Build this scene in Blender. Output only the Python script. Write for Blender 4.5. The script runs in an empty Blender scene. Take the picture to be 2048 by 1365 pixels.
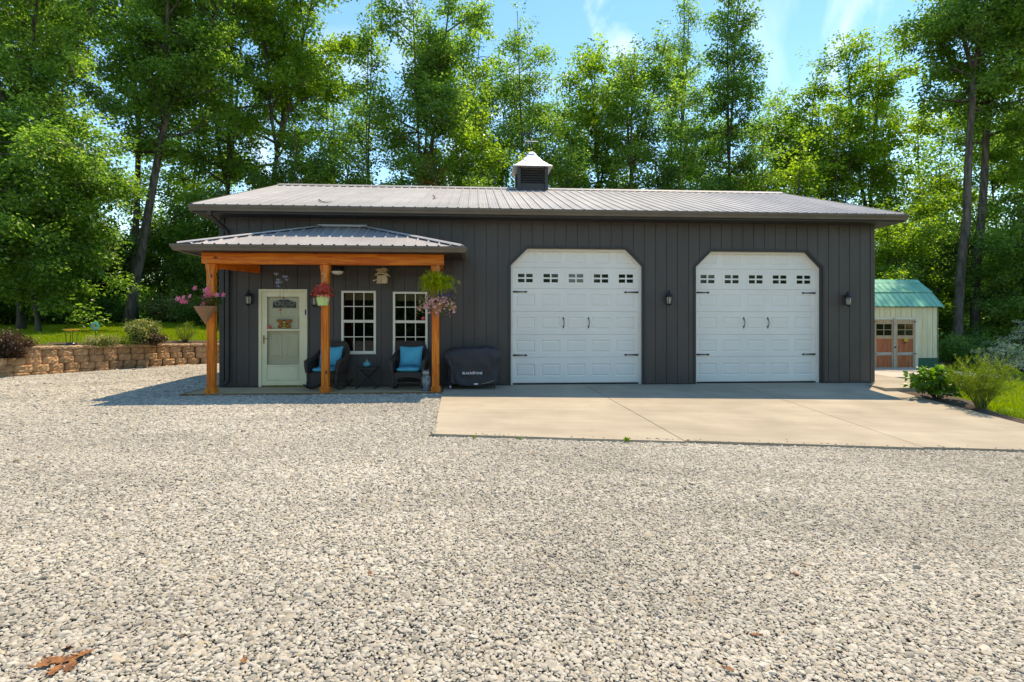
import bpy, bmesh, math, random
import numpy as np
from mathutils import Vector, Matrix, Euler

scene = bpy.context.scene
C = scene.collection
R = math.radians
PI = math.pi

# ------------------------------------------------------------------ camera
FPX, TANPSI, HOR, CDIST, CAMZ = 1090.0, 0.067, 652.0, 12.01, 1.315
PSI = math.atan(TANPSI)
cam_data = bpy.data.cameras.new('camera')
cam = bpy.data.objects.new('camera', cam_data)
C.objects.link(cam)
cam.location = (0, -CDIST, CAMZ)
cam.rotation_euler = (R(90), 0, -PSI)
cam_data.sensor_width = 36
cam_data.lens = FPX / 2048 * 36
cam_data.shift_y = -(682.5 - HOR) / 2048
cam_data.clip_start = 0.05
cam_data.clip_end = 3000
scene.camera = cam

# ------------------------------------------------------------------ sky and sun
SUN = Vector((0.29, 0.315, 1.0)).normalized()          # towards the sun: high, behind and to the right
SUN_EL = math.asin(SUN.z)
SUN_ROT = math.atan2(SUN.x, SUN.y)
world = bpy.data.worlds.new('World')
scene.world = world
world.use_nodes = True
wn, wl = world.node_tree.nodes, world.node_tree.links
wn.clear()
sky = wn.new('ShaderNodeTexSky')
sky.sky_type = 'NISHITA'
sky.sun_disc = False
sky.sun_elevation = SUN_EL
sky.sun_rotation = SUN_ROT
sky.air_density = 1.0
sky.dust_density = 0.0
sky.ozone_density = 2.2
# thin cirrus streaks
tc = wn.new('ShaderNodeTexCoord')
mp = wn.new('ShaderNodeMapping'); mp.inputs['Scale'].default_value = (3.0, 3.0, 1.4); mp.inputs['Rotation'].default_value = (0.5, 0.7, 0.3)
n1 = wn.new('ShaderNodeTexNoise'); n1.inputs['Scale'].default_value = 1.5; n1.inputs['Detail'].default_value = 7; n1.inputs['Distortion'].default_value = 1.6
rp = wn.new('ShaderNodeValToRGB'); rp.color_ramp.elements[0].position = 0.54; rp.color_ramp.elements[1].position = 0.80
rp.color_ramp.elements[0].color = (0, 0, 0, 1); rp.color_ramp.elements[1].color = (0.34, 0.34, 0.34, 1)
mx = wn.new('ShaderNodeMix'); mx.data_type = 'RGBA'
mx.inputs['B'].default_value = (6.5, 6.9, 7.6, 1)
wl.new(tc.outputs['Generated'], mp.inputs['Vector']); wl.new(mp.outputs[0], n1.inputs['Vector'])
wl.new(n1.outputs['Fac'], rp.inputs['Fac']); wl.new(rp.outputs[0], mx.inputs['Factor'])
hsn = wn.new('ShaderNodeHueSaturation'); hsn.inputs['Saturation'].default_value = 1.27
wl.new(sky.outputs[0], hsn.inputs['Color']); wl.new(hsn.outputs[0], mx.inputs['A'])
bg = wn.new('ShaderNodeBackground'); bg.inputs['Strength'].default_value = 0.135
wo = wn.new('ShaderNodeOutputWorld')
wl.new(mx.outputs['Result'], bg.inputs['Color']); wl.new(bg.outputs[0], wo.inputs['Surface'])

sun_data = bpy.data.lights.new('sun', 'SUN')
sun_data.energy = 2.3
sun_data.angle = R(0.55)
sun_data.color = (1.0, 0.97, 0.93)
sun_obj = bpy.data.objects.new('sun', sun_data)
C.objects.link(sun_obj)
sun_obj.rotation_euler = (-SUN).to_track_quat('-Z', 'Y').to_euler()

vs = scene.view_settings
vs.view_transform = 'Standard'
vs.look = 'None'
vs.exposure = 1.42
vs.gamma = 1.0
vs.use_curve_mapping = False
vs.use_white_balance = True          # camera balanced for the blue open shade
vs.white_balance_temperature = 9400
vs.white_balance_tint = 11
try:
    scene.cycles.max_bounces = 8
    scene.cycles.transparent_max_bounces = 12
    scene.cycles.use_denoising = True
except Exception:
    pass

# ------------------------------------------------------------------ helpers
rng = np.random.default_rng(7)
random.seed(7)
ORG = {}

def S(r, g, b):
    f = lambda c: (c / 255 / 12.92) if c / 255 <= 0.04045 else ((c / 255 + 0.055) / 1.055) ** 2.4
    return (f(r), f(g), f(b))

def ray(u, Y):
    """world x and optical depth of the direction through photo column u at distance Y in front of the camera"""
    r = (u - 1024) / FPX
    t = (r + TANPSI) / (1 - r * TANPSI)
    return t * Y, Y * (math.cos(PSI) + t * math.sin(PSI))

class MB:
    """collects shapes for one mesh"""
    def __init__(s):
        s.v = []; s.f = []; s.n = 0
    def add(s, verts, faces):
        o = s.n
        s.v.extend(verts); s.n += len(verts)
        s.f.extend([tuple(i + o for i in f) for f in faces])
        return s
    def box(s, x0, x1, y0, y1, z0, z1):
        v = [(x0, y0, z0), (x1, y0, z0), (x1, y1, z0), (x0, y1, z0), (x0, y0, z1), (x1, y0, z1), (x1, y1, z1), (x0, y1, z1)]
        return s.add(v, [(0, 3, 2, 1), (4, 5, 6, 7), (0, 1, 5, 4), (1, 2, 6, 5), (2, 3, 7, 6), (3, 0, 4, 7)])
    def bbox(s, x0, x1, y0, y1, z0, z1, b=0.004):
        """box with chamfered edges"""
        bm = bmesh.new()
        bmesh.ops.create_cube(bm, size=1)
        for v in bm.verts:
            v.co = ((x0 + x1) / 2 + v.co.x * (x1 - x0), (y0 + y1) / 2 + v.co.y * (y1 - y0), (z0 + z1) / 2 + v.co.z * (z1 - z0))
        bmesh.ops.bevel(bm, geom=bm.edges[:], offset=b, segments=1, affect='EDGES')
        s.from_bm(bm)
        return s
    def from_bm(s, bm):
        bm.verts.index_update()
        s.add([tuple(v.co) for v in bm.verts], [tuple(v.index for v in f.verts) for f in bm.faces])
        bm.free()
        return s
    def prism(s, pts, vec):
        """polygon (3-D points) swept along vec"""
        n = len(pts); vec = Vector(vec)
        a = [tuple(p) for p in pts]; b = [tuple(Vector(p) + vec) for p in pts]
        fs = [tuple(range(n)), tuple(range(2 * n - 1, n - 1, -1))]
        fs += [(i, n + i, n + (i + 1) % n, (i + 1) % n) for i in range(n)]
        return s.add(a + b, fs)
    def tube(s, pts, rad, n=8, cap=True):
        pts = [Vector(p) for p in pts]
        m = len(pts)
        rs = list(rad) if hasattr(rad, '__len__') else [rad] * m
        up = Vector((0, 0, 1))
        d0 = (pts[1] - pts[0]).normalized()
        if abs(d0.dot(up)) > 0.95: up = Vector((1, 0, 0))
        vs_, fs = [], []
        for i in range(m):
            d = (pts[min(i + 1, m - 1)] - pts[max(i - 1, 0)])
            if d.length < 1e-9: d = d0.copy()
            d.normalize()
            a = d.cross(up)
            if a.length < 1e-4: a = d.cross(Vector((0.3, 1, 0.2)))
            a.normalize(); b = a.cross(d).normalized(); up = b
            for k in range(n):
                t = 2 * PI * k / n
                vs_.append(tuple(pts[i] + (a * math.cos(t) + b * math.sin(t)) * rs[i]))
        for i in range(m - 1):
            for k in range(n):
                k2 = (k + 1) % n
                fs.append((i * n + k, i * n + k2, (i + 1) * n + k2, (i + 1) * n + k))
        if cap:
            fs.append(tuple(range(n - 1, -1, -1))); fs.append(tuple((m - 1) * n + k for k in range(n)))
        return s.add(vs_, fs)
    def lathe(s, prof, c=(0, 0, 0), n=16, sx=1, sy=1, cap=True):
        vs_, fs = [], []
        for r, z in prof:
            for k in range(n):
                t = 2 * PI * k / n
                vs_.append((c[0] + r * sx * math.cos(t), c[1] + r * sy * math.sin(t), c[2] + z))
        for i in range(len(prof) - 1):
            for k in range(n):
                k2 = (k + 1) % n
                fs.append((i * n + k, i * n + k2, (i + 1) * n + k2, (i + 1) * n + k))
        if cap:
            fs.append(tuple(range(n - 1, -1, -1))); fs.append(tuple((len(prof) - 1) * n + k for k in range(n)))
        return s.add(vs_, fs)
    def grid(s, fn, nu, nv, closed_u=False):
        vs_ = [tuple(fn(i / nu, j / nv)) for j in range(nv + 1) for i in range(nu + (0 if closed_u else 1))]
        w = nu if closed_u else nu + 1
        fs = []
        for j in range(nv):
            for i in range(nu):
                i2 = (i + 1) % w
                fs.append((j * w + i, j * w + i2, (j + 1) * w + i2, (j + 1) * w + i))
        return s.add(vs_, fs)
    def ball(s, c, r, n=10, m=6):
        rx, ry, rz = r if hasattr(r, '__len__') else (r, r, r)
        return s.grid(lambda a, b: (c[0] + rx * math.cos(2 * PI * a) * math.sin(PI * (b * .98 + .01)), c[1] + ry * math.sin(2 * PI * a) * math.sin(PI * (b * .98 + .01)), c[2] - rz * math.cos(PI * (b * .98 + .01))), n, m, True)
    def build(s, name, mat, parent=None, smooth=False, angle=None):
        me = bpy.data.meshes.new(name)
        o_ = Vector((0, 0, 0))
        p = parent
        if p is not None: o_ = ORG.get(p.name, o_)
        va = np.array(s.v, dtype=np.float64) - np.array(o_)
        me.from_pydata(va.tolist(), [], s.f)
        me.update()
        if smooth:
            me.polygons.foreach_set('use_smooth', [True] * len(me.polygons))
            if angle: 
                try: me.set_sharp_from_angle(angle=R(angle))
                except Exception: pass
        me.materials.append(mat)
        ob = bpy.data.objects.new(name, me)
        C.objects.link(ob)
        if parent is not None:
            ob.parent = parent
            ORG[ob.name] = o_
        return ob

def tag(o, label=None, cat=None, group=None, kind=None):
    if label: o['label'] = label
    if cat: o['category'] = cat
    if group: o['group'] = group
    if kind: o['kind'] = kind
    return o

def thing(name, label, cat, loc=(0, 0, 0), group=None):
    o = bpy.data.objects.new(name, None)
    C.objects.link(o)
    o.location = loc
    o.empty_display_size = 0.1
    ORG[o.name] = Vector(loc)
    return tag(o, label, cat, group)

def sub(name, parent):
    """an Empty part that groups its own sub-parts"""
    o = bpy.data.objects.new(name, None)
    C.objects.link(o); o.parent = parent
    ORG[o.name] = ORG.get(parent.name, Vector((0, 0, 0)))
    return o

def copy_tree(o, parent=None):
    c = o.copy(); C.objects.link(c); c.parent = parent
    ORG[c.name] = ORG.get(o.name, Vector((0, 0, 0)))
    for ch in list(o.children): copy_tree(ch, c)
    return c

# ------------------------------------------------------------------ materials
def NT(name):
    m = bpy.data.materials.new(name); m.use_nodes = True
    nt = m.node_tree
    return m, nt.nodes, nt.links, nt.nodes['Principled BSDF']

def M(name, col, rough=.6, metal=0.0, col2=None, scale=6.0, stretch=(1, 1, 1), detail=4.0, bump=0.0, bscale=40.0, bstretch=None, rnd=0.0, spec=.5, lo=.35, hi=.65, dist=0.0, rough2=None):
    m, n, l, p = NT(name)
    p.inputs['Roughness'].default_value = rough
    p.inputs['Metallic'].default_value = metal
    p.inputs['Specular IOR Level'].default_value = spec
    p.inputs['Base Color'].default_value = (*col, 1)
    t = n.new('ShaderNodeTexCoord')
    src = None
    if col2 is not None:
        mp = n.new('ShaderNodeMapping'); mp.inputs['Scale'].default_value = stretch
        ns = n.new('ShaderNodeTexNoise'); ns.inputs['Scale'].default_value = scale; ns.inputs['Detail'].default_value = detail; ns.inputs['Distortion'].default_value = dist
        cr = n.new('ShaderNodeValToRGB')
        cr.color_ramp.elements[0].position = lo; cr.color_ramp.elements[1].position = hi
        cr.color_ramp.elements[0].color = (*col, 1); cr.color_ramp.elements[1].color = (*col2, 1)
        l.new(t.outputs['Object'], mp.inputs[0]); l.new(mp.outputs[0], ns.inputs['Vector']); l.new(ns.outputs['Fac'], cr.inputs[0])
        src = cr.outputs[0]
        if rough2 is not None:
            mr = n.new('ShaderNodeMapRange'); mr.inputs['To Min'].default_value = rough; mr.inputs['To Max'].default_value = rough2
            l.new(ns.outputs['Fac'], mr.inputs['Value']); l.new(mr.outputs[0], p.inputs['Roughness'])
    if rnd > 0:
        oi = n.new('ShaderNodeObjectInfo')
        mr = n.new('ShaderNodeMapRange'); mr.inputs['To Min'].default_value = 1 - rnd; mr.inputs['To Max'].default_value = 1 + rnd
        l.new(oi.outputs['Random'], mr.inputs['Value'])
        vm = n.new('ShaderNodeVectorMath'); vm.operation = 'SCALE'
        if src is None:
            vm.inputs[0].default_value = col
        else:
            l.new(src, vm.inputs[0])
        l.new(mr.outputs[0], vm.inputs['Scale'])
        src = vm.outputs[0]
    if src is not None: l.new(src, p.inputs['Base Color'])
    if bump > 0:
        mp2 = n.new('ShaderNodeMapping'); mp2.inputs['Scale'].default_value = bstretch or stretch
        nb = n.new('ShaderNodeTexNoise'); nb.inputs['Scale'].default_value = bscale; nb.inputs['Detail'].default_value = 5
        bp = n.new('ShaderNodeBump'); bp.inputs['Strength'].default_value = bump; bp.inputs['Distance'].default_value = 0.02
        l.new(t.outputs['Object'], mp2.inputs[0]); l.new(mp2.outputs[0], nb.inputs['Vector']); l.new(nb.outputs['Fac'], bp.inputs['Height'])
        l.new(bp.outputs[0], p.inputs['Normal'])
    return m

def leaf_mat(name, dark, light, trans=.45, tcol=None, gloss=.35, pale=None):
    """two-sided leaf: reflects and lets sunlight through; tone differs from spray to spray"""
    m, n, l, p = NT(name)
    oi = n.new('ShaderNodeObjectInfo')
    cr = n.new('ShaderNodeValToRGB')
    cr.color_ramp.elements[0].color = (*dark, 1); cr.color_ramp.elements[1].color = (*light, 1)
    if pale:
        e = cr.color_ramp.elements.new(0.93); e.color = (*light, 1)
        cr.color_ramp.elements[-1].color = (*pale, 1)
    l.new(oi.outputs['Random'], cr.inputs[0])
    p.inputs['Roughness'].default_value = gloss
    p.inputs['Specular IOR Level'].default_value = .5
    l.new(cr.outputs[0], p.inputs['Base Color'])
    tr = n.new('ShaderNodeBsdfTranslucent')
    hs = n.new('ShaderNodeMix'); hs.data_type = 'RGBA'; hs.blend_type = 'MULTIPLY'; hs.inputs['Factor'].default_value = 1.0
    hs.inputs['B'].default_value = (*(tcol or (2.4, 2.1, .75)), 1)
    l.new(cr.outputs[0], hs.inputs['A']); l.new(hs.outputs['Result'], tr.inputs['Color'])
    ms = n.new('ShaderNodeMixShader'); ms.inputs[0].default_value = trans
    l.new(p.outputs[0], ms.inputs[1]); l.new(tr.outputs[0], ms.inputs[2])
    out = n['Material Output']
    l.new(ms.outputs[0], out.inputs['Surface'])
    return m

def glass_mat(name, tint=(.004, .005, .005), opacity=.30, rough=.015):
    m, n, l, p = NT(name)
    p.inputs['Base Color'].default_value = (*tint, 1); p.inputs['Roughness'].default_value = rough
    p.inputs['Specular IOR Level'].default_value = .8
    tr = n.new('ShaderNodeBsdfTransparent')
    ms = n.new('ShaderNodeMixShader'); ms.inputs[0].default_value = opacity
    l.new(tr.outputs[0], ms.inputs[1]); l.new(p.outputs[0], ms.inputs[2])
    # reflection follows the angle of view like real glass
    fr = n.new('ShaderNodeFresnel'); fr.inputs['IOR'].default_value = 1.5
    ad = n.new('ShaderNodeMath'); ad.operation = 'ADD'; ad.use_clamp = True; ad.inputs[1].default_value = opacity
    l.new(fr.outputs[0], ad.inputs[0]); l.new(ad.outputs[0], ms.inputs[0])
    l.new(ms.outputs[0], n['Material Output'].inputs['Surface'])
    return m

MAT = {}
MAT['siding'] = M('siding', S(70, 65, 60), .5, col2=S(77, 71, 66), scale=2.5, stretch=(1, 1, .3), bump=.16, bscale=60, bstretch=(1, 1, .08), spec=.4, rnd=.04)
MAT['trim_dark'] = M('trim_dark', S(44, 41, 38), .45, col2=S(52, 48, 44), scale=4)
MAT['roof_metal'] = M('roof_metal', S(154, 151, 151), .36, metal=.1, col2=S(172, 168, 167), scale=1.3, stretch=(.6, .35, 1), bump=.02, bscale=14, spec=.6, rnd=.05, rough2=.5)
MAT['gutter'] = M('gutter', S(92, 83, 72), .42, col2=S(101, 92, 80), scale=3, spec=.5)
MAT['soffit'] = M('soffit', S(44, 42, 42), .6, col2=S(52, 50, 49), scale=5)
MAT['door_white'] = M('door_white', (.76, .725, .655), .42, col2=(.81, .775, .70), scale=1.2, bump=.03, bscale=120, bstretch=(.12, 1, 1), spec=.4)
MAT['vinyl'] = M('vinyl', (.72, .665, .545), .4, col2=(.77, .71, .59), scale=3)
MAT['cream'] = M('cream', (.74, .67, .41), .42, col2=(.80, .73, .49), scale=2.5)
MAT['iron'] = M('iron', (.012, .012, .013), .45, col2=(.02, .02, .02), scale=30, bump=.1, bscale=80)
MAT['glass'] = glass_mat('glass')
MAT['glass_clear'] = glass_mat('glass_clear', (.5, .5, .42), .03)
MAT['glass_dark'] = glass_mat('glass_dark', (.008, .008, .009), .75, .05)
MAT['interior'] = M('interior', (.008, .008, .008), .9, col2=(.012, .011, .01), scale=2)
MAT['blind'] = M('blind', (.55, .42, .20), .8, col2=(.62, .48, .25), scale=8, stretch=(1, 1, 6))
MAT['brass'] = M('brass', (.35, .26, .1), .3, metal=.9, col2=(.25, .18, .07), scale=20)
MAT['galv'] = M('galv', (.62, .63, .64), .32, metal=.75, col2=(.72, .72, .73), scale=5, rough2=.45)
MAT['cord'] = M('cord', (.5, .42, .28), .8, col2=(.4, .33, .2), scale=60)
def concrete_mat(name, c1, c2):
    m = M(name, c1, .85, col2=c2, scale=1.4, detail=9, bump=.10, bscale=50, bstretch=(.35, 3.0, 1), spec=.25, lo=.3, hi=.7)
    n, l = m.node_tree.nodes, m.node_tree.links; p = n['Principled BSDF']
    src = p.inputs['Base Color'].links[0].from_socket
    t = n.new('ShaderNodeTexCoord')
    prev = src
    for sc, st, lo, hi, mn in ((.55, (1, 1, 1), .30, .75, .76), (7.0, (1, 1, 1), .62, .80, .86), (2.2, (.18, 1.8, 1), .35, .70, .90)):
        mp = n.new('ShaderNodeMapping'); mp.inputs['Scale'].default_value = st
        ns = n.new('ShaderNodeTexNoise'); ns.inputs['Scale'].default_value = sc; ns.inputs['Detail'].default_value = 8; ns.inputs['Distortion'].default_value = .8
        mr = n.new('ShaderNodeMapRange'); mr.inputs['From Min'].default_value = lo; mr.inputs['From Max'].default_value = hi; mr.inputs['To Min'].default_value = 1.04; mr.inputs['To Max'].default_value = mn
        vm = n.new('ShaderNodeVectorMath'); vm.operation = 'SCALE'
        l.new(t.outputs['Object'], mp.inputs[0]); l.new(mp.outputs[0], ns.inputs['Vector']); l.new(ns.outputs['Fac'], mr.inputs['Value']); l.new(prev, vm.inputs[0]); l.new(mr.outputs[0], vm.inputs['Scale'])
        prev = vm.outputs[0]
    l.new(prev, p.inputs['Base Color'])
    return m
MAT['concrete'] = concrete_mat('concrete', (.345, .292, .22), (.40, .342, .262))
MAT['porch_floor'] = M('porch_floor', (.36, .27, .155), .85, col2=(.43, .33, .20), scale=3, detail=6, bump=.1, bscale=60)
MAT['mulch'] = M('mulch', (.035, .022, .014), .95, col2=(.11, .072, .05), scale=45, detail=6, bump=.9, bscale=70)
MAT['soil'] = M('soil', (.045, .05, .02), .95, col2=(.09, .085, .035), scale=3, detail=8, bump=.6, bscale=12)
MAT['lawn'] = M('lawn', (.12, .20, .014), .9, col2=(.19, .28, .022), scale=1.1, detail=8, bump=.5, bscale=60)
MAT['gravel_bed'] = M('gravel_bed', (.21, .195, .175), .95, col2=(.35, .33, .30), scale=38, detail=8, bump=1.0, bscale=55)
MAT['bark'] = M('bark', (.045, .035, .027), .95, col2=(.14, .115, .09), scale=9, stretch=(1, 1, .22), detail=8, bump=.9, bscale=16, bstretch=(1, 1, .2), rnd=.2)
MAT['wicker'] = M('wicker', (.028, .019, .014), .55, col2=(.065, .045, .033), scale=60, stretch=(1, 1, 2.2), detail=2, bump=.8, bscale=75)
MAT['teal'] = M('teal', (.012, .33, .45), .85, col2=(.02, .40, .53), scale=5, bump=.12, bscale=200)
MAT['black_cloth'] = M('black_cloth', (.018, .018, .023), .62, col2=(.028, .028, .034), scale=4, bump=.1, bscale=150)
MAT['white_print'] = M('white_print', (.75, .75, .75), .6, col2=(.68, .68, .68), scale=20)
MAT['orange_print'] = M('orange_print', (.75, .16, .02), .6, col2=(.6, .12, .02), scale=20)

def wood_mat(name, a, b, knot=(.10, .025, .008), axis=2, knots=True, rough=.5, rnd=.12):
    """stained timber: grain along an axis, with dark knots"""
    m, n, l, p = NT(name)
    p.inputs['Roughness'].default_value = rough; p.inputs['Specular IOR Level'].default_value = .35
    t = n.new('ShaderNodeTexCoord')
    oi = n.new('ShaderNodeObjectInfo')
    ofs = n.new('ShaderNodeVectorMath'); ofs.operation = 'SCALE'; ofs.inputs[0].default_value = (3.1, 5.7, 7.3)
    l.new(oi.outputs['Random'], ofs.inputs['Scale'])
    ad = n.new('ShaderNodeVectorMath'); l.new(t.outputs['Object'], ad.inputs[0]); l.new(ofs.outputs[0], ad.inputs[1])
    st = [9, 9, 9]; st[axis] = .55
    mp = n.new('ShaderNodeMapping'); mp.inputs['Scale'].default_value = st
    ns = n.new('ShaderNodeTexNoise'); ns.inputs['Scale'].default_value = 3.2; ns.inputs['Detail'].default_value = 6; ns.inputs['Distortion'].default_value = .6
    l.new(ad.outputs[0], mp.inputs[0]); l.new(mp.outputs[0], ns.inputs['Vector'])
    cr = n.new('ShaderNodeValToRGB'); cr.color_ramp.elements[0].position = .36; cr.color_ramp.elements[1].position = .66
    cr.color_ramp.elements[0].color = (*a, 1); cr.color_ramp.elements[1].color = (*b, 1)
    l.new(ns.outputs['Fac'], cr.inputs[0])
    src = cr.outputs[0]
    if knots:
        sk = [5.2, 5.2, 5.2]; sk[axis] = 3.0
        mk = n.new('ShaderNodeMapping'); mk.inputs['Scale'].default_value = sk
        vo = n.new('ShaderNodeTexVoronoi'); vo.inputs['Scale'].default_value = 1.0
        l.new(ad.outputs[0], mk.inputs[0]); l.new(mk.outputs[0], vo.inputs['Vector'])
        kr = n.new('ShaderNodeMapRange'); kr.inputs['From Min'].default_value = .07; kr.inputs['From Max'].default_value = .17
        kr.inputs['To Min'].default_value = 1; kr.inputs['To Max'].default_value = 0
        l.new(vo.outputs['Distance'], kr.inputs['Value'])
        mk2 = n.new('ShaderNodeMix'); mk2.data_type = 'RGBA'; mk2.inputs['B'].default_value = (*knot, 1)
        l.new(kr.outputs[0], mk2.inputs['Factor']); l.new(src, mk2.inputs['A'])
        src = mk2.outputs['Result']
    l.new(src, p.inputs['Base Color'])
    bp = n.new('ShaderNodeBump'); bp.inputs['Strength'].default_value = .15; bp.inputs['Distance'].default_value = .01
    l.new(ns.outputs['Fac'], bp.inputs['Height']); l.new(bp.outputs[0], p.inputs['Normal'])
    return m
MAT['cedar_v'] = wood_mat('cedar_v', (.54, .092, .005), (.84, .24, .016), axis=2)
MAT['cedar_x'] = wood_mat('cedar_x', (.54, .092, .005), (.84, .24, .016), axis=0)
MAT['cedar_y'] = wood_mat('cedar_y', (.54, .095, .007), (.70, .165, .014), axis=1)
MAT['edge_wood'] = wood_mat('edge_wood', (.16, .075, .03), (.26, .13, .055), axis=0, knots=False)
MAT['grey_wood'] = wood_mat('grey_wood', (.40, .34, .27), (.55, .48, .40), axis=0, knots=False, rough=.85)
MAT['shed_board'] = wood_mat('shed_board', (.74, .62, .36), (.86, .76, .50), axis=2, knots=False, rough=.8)
MAT['shed_trim'] = wood_mat('shed_trim', (.70, .62, .44), (.80, .73, .56), axis=2, knots=False, rough=.8)
MAT['shed_door'] = wood_mat('shed_door', (.44, .27, .14), (.58, .42, .27), axis=2, knots=False, rough=.8)
MAT['shed_panel'] = wood_mat('shed_panel', (.42, .095, .03), (.54, .20, .09), axis=2, knots=False, rough=.8)
MAT['shed_green'] = M('shed_green', (.008, .11, .055), .7, col2=(.015, .14, .07), scale=10, bump=.1)
MAT['green_roof'] = M('green_roof', (.13, .43, .28), .30, col2=(.18, .49, .34), scale=3, spec=.5, rough2=.55)

# ------------------------------------------------------------------ scatter of small shapes (stones, leaf sprays, grass)
def variants(name, meshes):
    col = bpy.data.collections.new(name)
    for i, me in enumerate(meshes):
        ob = bpy.data.objects.new('%s_%02d' % (name, i), me)
        col.objects.link(ob)
    return col

_groups = {}
def scatter_group(col):
    if col.name in _groups: return _groups[col.name]
    g = bpy.data.node_groups.new('scatter_' + col.name, 'GeometryNodeTree')
    g.interface.new_socket('Geometry', in_out='INPUT', socket_type='NodeSocketGeometry')
    g.interface.new_socket('Geometry', in_out='OUTPUT', socket_type='NodeSocketGeometry')
    n, l = g.nodes, g.links
    gi = n.new('NodeGroupInput'); go = n.new('NodeGroupOutput')
    ci = n.new('GeometryNodeCollectionInfo'); ci.inputs['Collection'].default_value = col
    ci.inputs['Separate Children'].default_value = True; ci.inputs['Reset Children'].default_value = True
    ip = n.new('GeometryNodeInstanceOnPoints'); ip.inputs['Pick Instance'].default_value = True
    def attr(nm, ty):
        a = n.new('GeometryNodeInputNamedAttribute'); a.data_type = ty; a.inputs['Name'].default_value = nm
        return a.outputs['Attribute']
    l.new(gi.outputs[0], ip.inputs['Points']); l.new(ci.outputs[0], ip.inputs['Instance'])
    l.new(attr('vi', 'INT'), ip.inputs['Instance Index'])
    l.new(attr('rot', 'FLOAT_VECTOR'), ip.inputs['Rotation'])
    l.new(attr('scl', 'FLOAT_VECTOR'), ip.inputs['Scale'])
    l.new(ip.outputs[0], go.inputs[0])
    _groups[col.name] = g
    return g

def scatter(name, P, rot, scl, col, parent=None, mat=None):
    """P, rot (Euler), scl: (N,3) arrays"""
    N = len(P)
    me = bpy.data.meshes.new(name)
    o_ = np.array(ORG.get(parent.name, (0, 0, 0))) if parent is not None else np.zeros(3)
    me.vertices.add(N)
    me.vertices.foreach_set('co', (np.asarray(P) - o_).astype(np.float32).ravel())
    scl = np.asarray(scl, dtype=np.float32)
    if scl.ndim == 1: scl = np.repeat(scl[:, None], 3, 1)
    for nm, arr in (('rot', rot), ('scl', scl)):
        a = me.attributes.new(nm, 'FLOAT_VECTOR', 'POINT'); a.data.foreach_set('vector', np.asarray(arr, dtype=np.float32).ravel())
    a = me.attributes.new('vi', 'INT', 'POINT'); a.data.foreach_set('value', rng.integers(0, len(col.objects), N).astype(np.int32))
    me.update()
    ob = bpy.data.objects.new(name, me)
    C.objects.link(ob)
    if parent is not None:
        ob.parent = parent; ORG[ob.name] = Vector(o_)
    md = ob.modifiers.new('scatter', 'NODES'); md.node_group = scatter_group(col)
    if mat: me.materials.append(mat)
    return ob

def mesh_of(mb, name, mat, smooth=False):
    me = bpy.data.meshes.new(name)
    me.from_pydata(mb.v, [], mb.f); me.update()
    if smooth: me.polygons.foreach_set('use_smooth', [True] * len(me.polygons))
    me.materials.append(mat)
    return me

def leaf_shape(mb, base, d, nrm, L, W, fold=.25, droop=.15):
    """one leaf: midrib and two folded halves"""
    d = Vector(d).normalized(); nrm = Vector(nrm).normalized()
    s_ = d.cross(nrm).normalized(); nrm = s_.cross(d).normalized()
    b = Vector(base)
    p0 = b; p1 = b + d * L * .45 - nrm * (0); p2 = b + d * L - nrm * (L * droop)
    up = nrm * (W * fold)
    l1 = b + d * L * .35 + s_ * W * .5 + up; l2 = b + d * L * .72 + s_ * W * .36 + up * .6 - nrm * L * droop * .5
    r1 = b + d * L * .35 - s_ * W * .5 + up; r2 = b + d * L * .72 - s_ * W * .36 + up * .6 - nrm * L * droop * .5
    mb.add([tuple(x) for x in (p0, l1, l2, p2, r2, r1)], [(0, 1, 2, 3), (0, 3, 4, 5)])

def spray_meshes(name, mat, count=6, leaves=15, rad=.34, L=.13, W=.09, flat=.35, seed=1):
    r = random.Random(seed); out = []
    for i in range(count):
        mb = MB()
        for k in range(leaves):
            a = r.uniform(0, 2 * PI); q = rad * math.sqrt(r.uniform(0.02, 1)); h = r.gauss(0, rad * flat)
            d = Vector((math.cos(a + r.gauss(0, .7)), math.sin(a + r.gauss(0, .7)), r.gauss(-.25, .3)))
            nr = Vector((r.gauss(0, .42), r.gauss(0, .42), 1))
            s_ = r.uniform(.7, 1.25)
            leaf_shape(mb, (q * math.cos(a), q * math.sin(a), h), d, nr, L * s_, W * s_, .2, r.uniform(0, .3))
        out.append(mesh_of(mb, '%s_spray' % name, mat))
    return out
# ------------------------------------------------------------------ terrain
def zd(x, y):
    """concrete apron: level at the doors, falling towards its front right corner"""
    q = np.clip(-np.asarray(y, dtype=float), 0, 5.3)
    return -q * (.006 + .0085 * np.clip(np.asarray(x, dtype=float) + .6, 0, 9.7))
def zg(x, y):
    return zd(x, y) - .034

# curve of the retaining wall (near end to far end)
RW = [(-13.6, 1.6), (-12.5, 2.75), (-11.95, 3.6), (-11.5, 4.55), (-11.0, 5.55), (-10.4, 6.65), (-9.7, 7.6), (-8.8, 8.25), (-7.6, 8.6), (-6.2, 8.75), (-4.6, 8.8)]
def catmull(P, per=10):
    P = [np.array(p, float) for p in P]; P = [2 * P[0] - P[1]] + P + [2 * P[-1] - P[-2]]
    out = []
    for i in range(1, len(P) - 2):
        for k in range(per):
            t = k / per
            out.append(.5 * ((2 * P[i]) + (-P[i - 1] + P[i + 1]) * t + (2 * P[i - 1] - 5 * P[i] + 4 * P[i + 1] - P[i + 2]) * t * t + (-P[i - 1] + 3 * P[i] - 3 * P[i + 1] + P[i + 2]) * t ** 3))
    out.append(P[-2])
    return np.array(out)
RWC = catmull(RW)
def rw_y(x):
    """y of the retaining wall face at x"""
    return np.interp(x, RWC[:, 0], RWC[:, 1], left=RWC[0, 1] - 1.0)
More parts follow.
